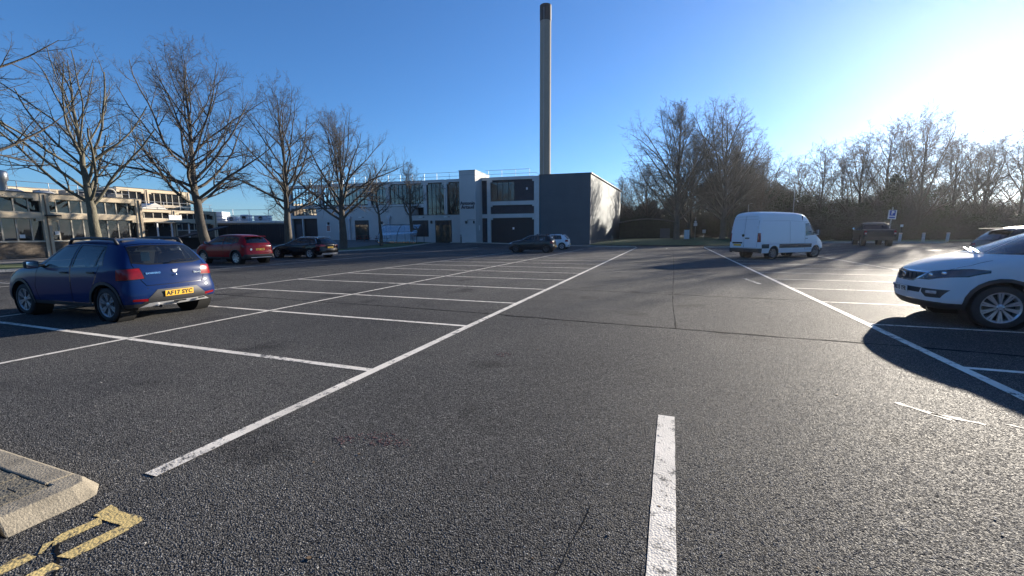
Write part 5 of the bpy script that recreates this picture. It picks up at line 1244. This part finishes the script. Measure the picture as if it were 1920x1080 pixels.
rbox('tailgate_button', (-1.985, 0, .83), (.02, .03, .02), CHROME, car1, .008)
MB().tube([(-1.95, .06, 1.075), (-1.955, -.10, 1.105), (-1.925, -.42, 1.12)], [.016, .011, .006], 6).build('rear_wiper', TRIM, car1); MB().tube([(-1.86, .36, .255), (-2.03, .36, .262)], .032, 14, False).build('exhaust_tip', CHROME, car1, True); MB().lathe([(0, -.0), (.028, 0)], 12, 'x', (-1.99, .36, .261)).build('exhaust_bore', TRIM, car1)
MB().box(-1.55, -1.545, .16, .31, 1.10, 1.27).build('window_sticker', mat('pale_green_sticker', (.45, .6, .5), .6), car1)
MB().box(-2.068, -2.05, -.09, .13, .31, .335).build('skid_slot', TRIM, car1); MB().box(-2.058, -2.04, -.46, -.34, .31, .335).build('skid_slot', TRIM, car1)
for y in (-.5, -.2, .2, .5):
    l, n = on_skin(S1, y, .60, -1); MB().lathe([(.012, .004), (.0, .005)], 10, 'x', (l.x - .004, l.y, l.z)).build('parking_sensor', TRIM, car1)

# ---- SUV shell: white car on the right and the red one ---------------
SP_SUV = dict(len=(-2.2, 2.2), w=.925, zs=.30, tyre=(.352, .225), axles=(1.25, -1.39), track=.905, arch=.405, flare=.055, clad=.38,
    st=[(1.80, .82, .86, 1.95, .71, .905, 2.13, .905), (1.52, .885, .97, 1.57, .79, 1.045, 1.82, 1.065), (1.26, .905, 1.015, 1.32, .785, 1.11, 1.60, 1.14), (1.0, .91, 1.035, 1.06, .775, 1.155, 1.38, 1.195), (.72, .91, 1.045, .74, .74, 1.29, 1.08, 1.325), (.3, .91, 1.055, .27, .675, 1.505, .57, 1.56), (0, .91, 1.06, 0, .655, 1.56, .17, 1.62), (-.6, .91, 1.08, -.6, .645, 1.58, -.6, 1.64),
        (-1.1, .905, 1.11, -1.1, .635, 1.555, -1.15, 1.62), (-1.6, .89, 1.15, -1.6, .615, 1.50, -1.76, 1.565), (-1.86, .865, 1.14, -1.86, .65, 1.33, -1.98, 1.35), (-1.98, .84, 1.06, -2.0, .71, 1.11, -2.09, 1.12), (-2.02, .82, .98, -2.07, .745, 1.0, -2.14, 1.0)],
    front=((.78, .64, .50, .36, .27), (.045, .065, .085, .07, -.02)), rear=((.88, .74, .60, .44, .32), (.01, .02, .05, .06, .0)),
    side_glass=[([(.76, 1.085), (-.38, 1.10), (-.41, 1.51), (.28, 1.475)], 0), ([(-.48, 1.10), (-1.20, 1.135), (-1.16, 1.49), (-.50, 1.51)], 1), ([(-1.26, 1.14), (-1.60, 1.20), (-1.50, 1.42), (-1.22, 1.48)], 1)], glass=(CGLASS, PGLASS), rear_priv=True,
    screen=[(-.72, 1.215), (.72, 1.215), (.61, 1.50), (.3, 1.53), (-.3, 1.53), (-.61, 1.50)], screen_x=(.4, 1.5), backlight=[(-.62, 1.17), (.62, 1.17), (.52, 1.44), (-.52, 1.44)], back_x=(-2.2, -1.7),
    panels=[('front_door', 'side', [(.76, .38), (.82, .70), (.86, 1.06), (.27, 1.545), (-.43, 1.56), (-.45, .38)], {}), ('rear_door', 'side', [(-.48, .38), (-.46, 1.56), (-1.2, 1.54), (-1.25, 1.05), (-1.05, .80), (-.88, .38)], {})],
    tub=(-1.8, 1.0, .70), engine=(1.0, 1.95, .86), seats=(-.1, -.95, .78), dash=(1.05, 1.11), mirror=(.76, 1.15, .92), mirror_h=.19, handles=[(-.27, .98), (-1.08, 1.02)])
SP_KIA = dict(SP_SUV)
SP_KIA['lens'] = [('grille', 'front', [(-.44, .80), (-.30, .715), (.30, .715), (.44, .80), (.50, .86), (-.50, .86)], PLASTIC, dict(xr=(1.8, 2.4), both=False, off=-.008, rim=.02, rimm=CHROME)),
    ('headlamp', 'front', [(.42, .755), (.60, .76), (.86, .835), (.90, .93), (.84, .945), (.54, .875)], DARKL, dict(xr=(1.42, 2.3), rim=.012)),
    ('lower_intake', 'front', [(-.50, .515), (.50, .515), (.52, .60), (-.52, .60)], PLASTIC, dict(xr=(1.7, 2.4), both=False, off=-.004)),
    ('fog_lamp_recess', 'front', [(.53, .535), (.62, .455), (.80, .46), (.85, .60), (.53, .60)], PLASTIC, dict(xr=(1.5, 2.4), off=-.004)), ('bumper_skirt', 'front', [(-.86, .2), (.86, .2), (.80, .385), (.46, .39), (-.46, .39), (-.80, .385)], PLASTIC, dict(xr=(1.6, 2.4), both=False, off=.004)),
    ('tail_lamp', 'front', [(.45, .92), (.9, .92), (.9, 1.02), (.45, 1.0)], REDL, dict(xr=(-2.3, -1.75)))]
SP_KIA['panels'] = [('bonnet', 'front', [(-.50, .875), (.50, .875), (.72, .93), (.78, 1.02), (.755, 1.155), (.4, 1.185), (-.4, 1.185), (-.755, 1.155), (-.78, 1.02), (-.72, .93)], dict(xr=(1.36, 2.3), gap=.009))] + SP_SUV['panels']
SP_KIA['rim'] = ('ten', mat('machined_alloy', (.58, .59, .61), .28, .8, var=.05))
WHT = paint('white_car_paint', (.62, .63, .65), 0.0, .5, .10, .18)
car2, S2 = make_car('white_suv', SP_KIA, (6.27, 9.72), R(177), 'white sport utility car nosing into the bay with a white front plate', WHT)
l, n = on_skin(S2, 0, .56, 1); plate(car2, (l.x + .012, 0, .545), 1, False, 'RE15 YFR', tiltz=R(2))
MB().box(.0, .002, -.255, -.222, -.05, .05).build('plate_blue_band', SIGNB, car2).location = (l.x + .0195, 0, .545)
l, n = on_skin(S2, 0, .79, 1); em = MB().lathe([(.0, .006), (.055, .006), (.075, .0), (.058, -.004)], 22, 'x', (0, 0, 0)).build('oval_emblem', CHROME, car2, True); em.location = l + n * .02; em.scale = (1, 1, .62)
MB().add([(0, -.05, -.018), (0, -.012, .03), (0, .004, .03), (0, -.03, -.018), (0, .018, -.018), (0, .034, -.018), (0, .018, .03), (0, .002, .03)], [(0, 1, 2, 3), (4, 5, 6, 7)]).build('emblem_bars', TRIM, em, fixn=False).location = (.0085, 0, 0)
for y, z, nm, rad in ((.60, .825, 'projector_lens', .038), (.74, .865, 'projector_lens', .034)):
    for sd in (1, -1):
        l, n = on_skin(S2, sd * y, z, 1)
        if l: q = MB().lathe([(0, .008), (rad * .7, .006), (rad, 0)], 16, 'x').build(nm, CHROME, car2, True); q.location = l + n * .006; q.rotation_euler = (0, 0, math.atan2(n.y, n.x))
for sd in (1, -1):
    l, n = on_skin(S2, sd * .70, .545, 1); q = rbox('fog_lamp', l + n * .012, (.03, .16, .055), CLEARL, car2, .015); q.rotation_euler = (0, 0, math.atan2(n.y, n.x))
    MB().tube([(1.33, sd * .10 + .18, 1.21), (1.20, sd * .10 - .35, 1.265)], .012, 6).build('wiper', TRIM, car2)
for k in range(7):
    l, n = on_skin(S2, -.33 + k * .11, .79, 1); MB().box(-.006, .006, -.004, .004, -.055, .055).build('grille_bar', BLACK, car2).location = l + n * .002

SP_RED = dict(SP_SUV); SP_RED['clad'] = .40
SP_RED['lens'] = [('tail_lamp', 'front', [(.42, .985), (.86, .93), (.86, 1.03), (.50, 1.045)], REDL, dict(xr=(-2.3, -1.62), rim=.01)), ('bumper_skirt', 'front', [(-.9, .2), (.9, .2), (.86, .54), (-.86, .54)], PLASTIC, dict(xr=(-2.4, -1.72), both=False, off=.006)), ('headlamp', 'front', [(.5, .78), (.86, .82), (.88, .92), (.55, .86)], CLEARL, dict(xr=(1.42, 2.3))), ('grille', 'front', [(-.45, .6), (.45, .6), (.5, .8), (-.5, .8)], PLASTIC, dict(xr=(1.7, 2.4), both=False))]
SP_RED['panels'] = SP_SUV['panels'] + [('tailgate', 'front', [(-.52, .60), (.52, .60), (.66, .95), (.66, 1.16), (.54, 1.47), (-.54, 1.47), (-.66, 1.16), (-.66, .95)], dict(xr=(-2.3, -1.6)))]
SP_RED['rim'] = ('seven', ALLOY); SP_RED['mirror_m'] = None
RED_P = paint('crimson_paint', (.27, .005, .011), .0, .3, .05, .35)
car3, S3 = make_car('red_suv', SP_RED, (-23.4, 17.15), R(180 - 1), 'dark red sport utility car with round white sticker on its tailgate', RED_P)
l, n = on_skin(S3, 0, .80, -1); plate(car3, (l.x - .006, 0, .80), -1, True, '', tiltz=R(-3)); textmesh('registration', 'LJ17', .10, PLATE_T, car3, basis((0, -1, 0), (0, 0, 1), (l.x - .0145, .10, .798)), .001, bold=.003)
for i in range(3): MB().box(-.002, .0, -.02, .02, -.033, .033).build('character', PLATE_T, car3).location = (l.x - .013, -.08 - i * .06, .80)
l, n = on_skin(S3, .52, .80, -1); MB().lathe([(0, -.004), (.065, -.004), (.065, 0)], 18, 'x').build('round_sticker', WHITE_P, car3).location = l + n * .004
l, n = on_skin(S3, 0, .97, -1); MB().lathe([(.055, .0), (.06, .006), (.05, .006)], 18, 'x').build('badge', CHROME, car3).location = l - Vector((.008, 0, 0))
MB().box(-2.235, -2.20, -.62, .62, .345, .385).build('bumper_bar', SILVER, car3, bevel=.01); MB().box(-1.93, -1.76, -.56, .56, 1.50, 1.53).build('roof_spoiler', RED_P, car3, bevel=.012)

# ---- black estate ----------------------------------------------------
SP_EST = dict(len=(-2.36, 2.3), w=.92, zs=.22, tyre=(.335, .235), axles=(1.45, -1.38), track=.905, arch=.375, clad=0,
    st=[(1.85, .80, .69, 2.0, .70, .715, 2.2, .70), (1.52, .87, .80, 1.57, .77, .845, 1.87, .86), (1.1, .895, .85, 1.12, .77, .915, 1.4, .94), (.75, .90, .88, .76, .76, .965, 1.05, .99), (.4, .90, .89, .38, .72, 1.135, .7, 1.17), (-.05, .90, .90, -.08, .635, 1.345, .2, 1.39), (-.35, .90, .905, -.35, .615, 1.38, -.2, 1.425), (-.9, .90, .92, -.9, .605, 1.39, -.9, 1.44),
        (-1.4, .895, .93, -1.4, .59, 1.37, -1.45, 1.42), (-1.85, .875, .95, -1.84, .575, 1.315, -1.95, 1.36), (-2.08, .85, .95, -2.06, .61, 1.14, -2.18, 1.155), (-2.2, .825, .92, -2.2, .68, .98, -2.29, .985), (-2.22, .81, .86, -2.25, .73, .88, -2.33, .88)],
    front=((.60, .50, .40, .30, .20), (.04, .06, .07, .06, .0)), rear=((.78, .66, .54, .38, .24), (.0, .01, .04, .045, -.01)),
    side_glass=[([(.40, .945), (-.50, .955), (-.52, 1.325), (-.06, 1.305)], 0), ([(-.60, .955), (-1.30, .965), (-1.30, 1.31), (-.61, 1.325)], 1), ([(-1.36, .97), (-1.90, 1.0), (-1.72, 1.26), (-1.36, 1.305)], 1)], glass=(CGLASS, PGLASS), rear_priv=True,
    screen=[(-.70, 1.02), (.70, 1.02), (.58, 1.34), (-.58, 1.34)], screen_x=(.05, 1.05), backlight=[(-.58, 1.02), (.58, 1.02), (.50, 1.29), (-.50, 1.29)], back_x=(-2.4, -1.9),
    lens=[('tail_lamp', 'front', [(.40, .80), (.88, .80), (.88, .93), (.45, .90)], REDL, dict(xr=(-2.5, -1.9), rim=.008)), ('headlamp', 'front', [(.45, .60), (.84, .62), (.86, .72), (.5, .69)], CLEARL, dict(xr=(1.6, 2.3))), ('grille', 'front', [(-.42, .38), (.42, .38), (.48, .66), (-.48, .66)], PLASTIC, dict(xr=(1.7, 2.4), both=False)), ('rear_diffuser', 'front', [(-.8, .15), (.8, .15), (.7, .36), (-.7, .36)], SILVER, dict(xr=(-2.5, -1.9), both=False))],
    panels=[('front_door', 'side', [(.55, .30), (.62, .6), (.52, .92), (-.05, 1.36), (-.55, 1.37), (-.57, .30)], {}), ('rear_door', 'side', [(-.60, .30), (-.58, 1.37), (-1.33, 1.35), (-1.36, .95), (-1.12, .72), (-.98, .30)], {})],
    tub=(-2.0, .9, .58), engine=(.95, 2.0, .70), seats=(-.25, -1.05, .62), dash=(.7, .95), mirror=(.40, .99, .90), handles=[(-.38, .83), (-1.18, .845)], rails=(-.25, -1.85, .57, 1.385, .03), rail_m=CHROME, rim=('five', ALLOY))
BLK = paint('black_car_paint', (.006, .006, .008), .1, .25, .10)
car4, S4 = make_car('black_estate', SP_EST, (-23.85, 22.55), R(180 + 1), 'black estate car with chrome window line beside the red car', BLK)
l, n = on_skin(S4, 0, .72, -1); plate(car4, (l.x - .008, 0, .72), -1, True, '', tiltz=R(-3), blocks=0)
for sd in (1, -1): MB().tube([(.42, sd * .90, .935), (-.5, sd * .905, .945), (-1.3, sd * .90, .955), (-1.93, sd * .86, .985)], .010, 5).build('chrome_strip', CHROME, car4); MB().tube([(-.1, sd * .655, 1.34), (-.6, sd * .645, 1.365), (-1.3, sd * .635, 1.35), (-1.72, sd * .64, 1.29), (-1.93, sd * .80, 1.02)], .010, 5).build('chrome_strip', CHROME, car4)

# ---- far hatchbacks ----------------------------------------------------
def scaled(sp, kx, ky, kz, **over):
    q = dict(sp); q['st'] = [(a * kx, b * ky, c * kz, d * kx, e * ky, f * kz, g * kx, h * kz) for a, b, c, d, e, f, g, h in sp['st']]
    P2 = lambda poly, k1: [(u * k1, v * kz) for u, v in poly]
    q['side_glass'] = [(P2(p, kx), g) for p, g in sp['side_glass']]
    for k in ('screen', 'backlight'): q[k] = P2(sp[k], ky)
    for k in ('screen_x', 'back_x'): q[k] = tuple(v * kx for v in sp[k])
    q['front'] = ([z * kz for z in sp['front'][0]], sp['front'][1]); q['rear'] = ([z * kz for z in sp['rear'][0]], sp['rear'][1])
    q['lens'] = [(n, v, P2(p, kx if v == 'side' else ky), m, {**kw, 'xr': tuple(t * kx for t in kw['xr'])}) for n, v, p, m, kw in sp['lens']]
    q['panels'] = [(n, v, P2(p, kx if v == 'side' else ky), {**kw, **({'xr': tuple(t * kx for t in kw['xr'])} if 'xr' in kw else {})}) for n, v, p, kw in sp['panels']]
    q['axles'] = tuple(v * kx for v in sp['axles']); q['len'] = tuple(v * kx for v in sp['len']); q['w'] = sp['w'] * ky; q['track'] = sp['track'] * ky
    m = sp['mirror']; q['mirror'] = (m[0] * kx, m[1] * kz, m[2] * ky); q['handles'] = [(x * kx, z * kz) for x, z in sp['handles']]
    t = sp['tub']; q['tub'] = (t[0] * kx, t[1] * kx, t[2] * kz)
    for k in ('flare', 'rails', 'mirror_m', 'handle_m', 'clad'): q.pop(k, None)
    q['zs'] = .23; q['lens'] = [f for f in q['lens'] if f[0] not in ('number_plate_recess', 'skid_plate')]
    q.update(over); return q
SP_F = scaled(SP_HATCH, .985, 1.0, .945, rim=('eight', DALLOY), arch=.36)
car5, S5 = make_car('grey_hatchback', SP_F, (-10.7, 33.6), R(180 + 4), 'charcoal grey hatchback with bright sunlit tail in a bay before the building', paint('charcoal_paint', (.022, .026, .030), .2, .3, .12))
l, n = on_skin(S5, 0, .52, -1); plate(car5, (l.x - .008, 0, .5), -1, True, '')
SP_P = scaled(SP_HATCH, .97, .98, .955, rim=('five', ALLOY), arch=.36)
car6, S6 = make_car('white_hatchback', SP_P, (-11.0, 40.4), R(180 + 2), 'small white hatchback parked beyond the charcoal hatchback', paint('white_hatch_paint', (.66, .68, .71), 0, .35, .10))
l, n = on_skin(S6, 0, .52, -1); plate(car6, (l.x - .008, 0, .5), -1, True, '')
SP_G = scaled(SP_HATCH, 1.0, 1.0, .97, rim=('five', ALLOY), arch=.36)
car7, S7 = make_car('silver_hatchback', SP_G, (-26.6, 20.0), R(0 + 3), 'silver hatchback mostly hidden between the red and black cars', paint('silver_paint', (.36, .38, .40), .5, .3, .12))
car9, S9 = make_car('grey_hatchback', scaled(SP_HATCH, 1.0, 1.0, .96, rim=('five', ALLOY), arch=.36), (-31.5, 17.2), R(90), 'dark grey car half hidden by the blue hatchback and the red car', paint('slate_paint', (.12, .13, .15), .4, .3, .12))
SP_S2 = dict(SP_RED); SP_S2['rim'] = ('five', ALLOY)
car8, S8 = make_car('grey_suv', SP_S2, (12.35, 19.6), R(3), 'dark grey car with roof spoiler mostly hidden behind the white car', paint('graphite_paint', (.03, .033, .036), .1, .3, .12))
MB().box(-2.0, -1.72, -.56, .56, 1.525, 1.56).build('roof_spoiler', BLACK, car8, bevel=.012)

# ---- white panel van ---------------------------------------------------
SP_VAN = dict(len=(-2.97, 2.97), w=1.0, zs=.34, tyre=(.345, .225), axles=(1.96, -1.70), track=.965, arch=.41, clad=.50,
    st=[(2.68, .84, .93, 2.80, .72, .96, 2.93, .95), (2.42, .92, 1.07, 2.46, .80, 1.15, 2.60, 1.19), (2.1, .965, 1.19, 2.12, .83, 1.33, 2.30, 1.37), (1.86, .98, 1.25, 1.86, .83, 1.65, 2.05, 1.70), (1.5, .985, 1.28, 1.48, .82, 2.16, 1.66, 2.23), (1.1, .985, 1.29, 1.1, .82, 2.50, 1.22, 2.62), (.7, .985, 1.29, .7, .83, 2.60, .75, 2.72), (-.3, .985, 1.29, -.3, .85, 2.63, -.3, 2.76),
        (-1.4, .985, 1.29, -1.4, .85, 2.63, -1.4, 2.76), (-2.4, .985, 1.29, -2.4, .85, 2.62, -2.4, 2.75), (-2.76, .98, 1.29, -2.74, .84, 2.60, -2.72, 2.72), (-2.90, .97, 1.29, -2.86, .82, 2.40, -2.86, 2.50), (-2.92, .965, 1.28, -2.93, .88, 1.36, -2.94, 1.37)],
    front=((.84, .72, .58, .44, .32), (.03, .05, .06, .05, -.02)), rear=((1.15, .92, .72, .52, .40), (.01, .015, .015, .02, .0)), side=(.012, .016, .018, .014, -.012),
    side_glass=[([(1.73, 1.39), (.99, 1.35), (1.0, 2.04), (1.37, 2.06)], 0), ([(1.98, 1.40), (1.77, 1.405), (1.46, 1.96), (1.52, 1.93)], 0)],
    screen=[(-.80, 1.45), (.80, 1.45), (.74, 2.18), (-.74, 2.18)], screen_x=(1.4, 2.4),
    lens=[('tail_lamp', 'front', [(.87, .98), (1.1, .98), (1.1, 1.50), (.87, 1.50)], REDL, dict(xr=(-3.1, -2.80))), ('rear_bumper', 'front', [(-1.1, .2), (1.1, .2), (1.1, .62), (-1.1, .62)], PLASTIC, dict(xr=(-3.1, -2.70), both=False, off=.012)), ('headlamp', 'front', [(.52, .84), (.85, .88), (.88, 1.05), (.6, 1.0)], CLEARL, dict(xr=(2.2, 3.1))), ('grille', 'front', [(-.5, .72), (.5, .72), (.5, .95), (-.5, .95)], PLASTIC, dict(xr=(2.5, 3.1), both=False)), ('front_bumper', 'front', [(-1, .2), (1, .2), (1, .56), (-1, .56)], PLASTIC, dict(xr=(2.45, 3.2), both=False, off=.008)),
          ('side_moulding', 'side', [(1.52, .62), (1.52, .85), (-1.27, .85), (-1.27, .62)], PLASTIC, dict(off=.012)), ('side_moulding', 'side', [(-2.13, .62), (-2.13, .85), (-2.72, .85), (-2.72, .62)], PLASTIC, dict(off=.012))],
    panels=[('cab_door', 'side', [(1.86, .52), (2.03, 1.30), (1.48, 2.14), (.95, 2.16), (.93, .52)], dict(gap=.013)), ('side_panel', 'side', [(.86, .86), (.86, 2.16), (-.36, 2.20), (-.36, .86)], dict(gap=.008)), ('side_panel', 'side', [(-.42, .86), (-.42, 2.20), (-2.62, 2.18), (-2.62, .86)], dict(gap=.008)),
            ('rear_door', 'front', [(.01, .66), (.80, .66), (.85, .74), (.85, 2.42), (.78, 2.50), (.01, 2.52)], dict(xr=(-3.1, -2.82), gap=.013)), ('rear_door', 'front', [(-.01, .66), (-.80, .66), (-.85, .74), (-.85, 2.42), (-.78, 2.50), (-.01, 2.52)], dict(xr=(-3.1, -2.82), gap=.013))],
    tub=(.75, 1.9, .95), dash=(1.95, 1.36), mirror=(1.86, 1.52, 1.0), mirror_h=.34, mirror_m=PLASTIC, handles=[(1.02, 1.16)], handle_m=PLASTIC, rim=('eight', mat('van_rim', (.20, .20, .21), .5, .5)), steer=R(-12), clad_off=0)
SP_VAN['clad'] = 0
VW = paint('white_van_paint', (.70, .72, .75), 0, .45, .35)
van, SV = make_car('panel_van', SP_VAN, (6.3, 30.25), R(42), 'white high roofed panel van parked askew across the bays', VW, 'van')
MB().box(.70, .74, -.88, .88, .45, 2.5).build('bulkhead', CABIN, van); rbox('front_seat', (1.15, -.45, 1.2), (.2, .45, .8), SEAT, van, .05); rbox('front_seat', (1.15, .45, 1.2), (.2, .8, .8), SEAT, van, .05)
l, n = on_skin(SV, .43, .83, -1); plate(van, (l.x - .008, .43, .80), -1, True, '', blocks=0); MB().box(-.02, .0, -.34, .34, -.045, .045).build('plate_light_bar', TRIM, van, bevel=.01).location = (l.x - .004, .43, .93)
l, n = on_skin(SV, .0, 1.30, -1); MB().lathe([(.085, 0), (.085, -.02), (0, -.024)], 18, 'x').build('round_emblem', TRIM, van).location = (l.x, .06, 1.36)
MB().box(-.03, .0, -.14, .14, -.035, .035).build('rear_handle', TRIM, van, bevel=.01).location = (l.x, -.22, 1.20)
for y in (.84, -.84):
    for z in (.95, 1.85): rbox('door_hinge', (-2.925, y, z), (.05, .09, .06), VW, van, .015)
rbox('roof_beacon', (-2.55, .55, 2.745), (.12, .3, .07), TRIM, van, .02)
for z in (2.28, 2.44): MB().box(-.004, .004, -.8, .8, -.006, .006).build('door_crease', SILVER, van).location = (-2.885 + (.01 if z > 2.4 else 0), 0, z)

# ---- dark pickup ---------------------------------------------------------
SP_PU = dict(len=(-2.68, 2.6), w=.935, zs=.42, tyre=(.39, .255), axles=(1.80, -1.42), track=.905, arch=.45, flare=.05,
    st=[(2.2, .83, .97, 2.35, .72, .99, 2.53, .97), (1.9, .90, 1.07, 1.93, .8, 1.13, 2.15, 1.16), (1.45, .92, 1.13, 1.45, .8, 1.19, 1.65, 1.23), (1.1, .925, 1.16, 1.1, .8, 1.25, 1.35, 1.30), (.8, .925, 1.17, .8, .75, 1.5, 1.05, 1.54), (.45, .925, 1.18, .45, .69, 1.70, .65, 1.755), (0, .925, 1.18, 0, .67, 1.75, .05, 1.81), (-.5, .925, 1.19, -.5, .67, 1.74, -.55, 1.80),
        (-.80, .925, 1.19, -.82, .68, 1.65, -.92, 1.69), (-.98, .925, 1.19, -1.0, .77, 1.25, -1.1, 1.27), (-1.15, .925, 1.19, -1.2, .845, 1.22, -1.25, 1.23), (-2.3, .92, 1.18, -2.3, .85, 1.21, -2.35, 1.215), (-2.60, .90, 1.15, -2.62, .85, 1.18, -2.64, 1.185)],
    front=((.86, .74, .62, .50, .42), (.04, .06, .07, .05, .0)), rear=((1.06, .90, .74, .58, .46), (.02, .025, .025, .03, .0)),
    side_glass=[([(.80, 1.24), (.02, 1.24), (.0, 1.68), (.42, 1.65)], 0), ([(-.06, 1.24), (-.82, 1.24), (-.74, 1.64), (-.07, 1.68)], 1)], glass=(PGLASS, PGLASS), rear_priv=True,
    screen=[(-.74, 1.33), (.74, 1.33), (.62, 1.70), (-.62, 1.70)], screen_x=(.5, 1.4), backlight=[(-.66, 1.30), (.66, 1.30), (.58, 1.64), (-.58, 1.64)], back_x=(-1.15, -.82),
    lens=[('tail_lamp', 'front', [(.76, .86), (.96, .86), (.96, 1.14), (.76, 1.14)], REDL, dict(xr=(-2.8, -2.50))), ('rear_bumper', 'front', [(-.9, .45), (.9, .45), (.9, .70), (-.9, .70)], PLASTIC, dict(xr=(-2.8, -2.4), both=False, off=.06))],
    panels=[('tailgate', 'front', [(-.74, .72), (.74, .72), (.74, 1.17), (-.74, 1.17)], dict(xr=(-2.8, -2.55))), ('front_door', 'side', [(.92, .50), (.98, 1.16), (.42, 1.69), (-.02, 1.71), (-.03, .50)], {}), ('rear_door', 'side', [(-.05, .50), (-.04, 1.71), (-.74, 1.68), (-.90, 1.20), (-.86, .50)], {})],
    tub=(-.95, 1.1, .90), engine=(1.1, 2.2, .95), dash=(1.1, 1.25), mirror=(.86, 1.30, .93), mirror_h=.2, handles=[(.10, 1.08), (-.70, 1.09)], rim=('six', DALLOY))
pu, SPu = make_car('pickup_truck', SP_PU, (14.9, 41.2), R(80), 'dark double cab pickup truck seen from behind near the parking sign', paint('dark_pickup_paint', (.009, .013, .020), .0, .35, .05, .2), 'pickup')
l, n = on_skin(SPu, 0, .85, -1); plate(pu, (-2.715, 0, .64), -1, True, '')
MB().box(-2.35, -1.15, -.80, .80, 1.225, 1.25).build('load_cover', PLASTIC, pu, bevel=.01); MB().tube([(-1.2, -.86, 1.2), (-1.25, -.80, 1.62), (-1.25, .80, 1.62), (-1.2, .86, 1.2)], .035, 8).build('sports_bar', TRIM, pu, True)
for sd in (1, -1): MB().box(-2.70, -2.66, sd * .83 - .06, sd * .83 + .06, .88, 1.0).build('reversing_lamp', CLEARL, pu, bevel=.01); MB().tube([(.7, sd * .60, 1.77), (-.7, sd * .60, 1.77)], .02, 6).build('roof_rail', CHROME, pu)

# ------------------------------------------------------------------ added haze volume standing in for lens glare round the low sun
HZ = 3200.0
hz = MB().box(-HZ, HZ, -HZ, HZ, -1.0, 43.0).build('haze', bpy.data.materials.new('glare_haze'))
hm = hz.data.materials[0]; hm.use_nodes = True; ht_ = hm.node_tree; ht_.nodes.clear()
ho = ht_.nodes.new('ShaderNodeOutputMaterial'); hv = ht_.nodes.new('ShaderNodeVolumePrincipled')
hv.inputs['Color'].default_value = (0.92, 0.94, 1.0, 1); hv.inputs['Density'].default_value = 0.00016; hv.inputs['Anisotropy'].default_value = 0.72
ht_.links.new(hv.outputs[0], ho.inputs['Volume'])
tag(hz, 'thin added haze standing in for glare around the sun', kind='stuff')
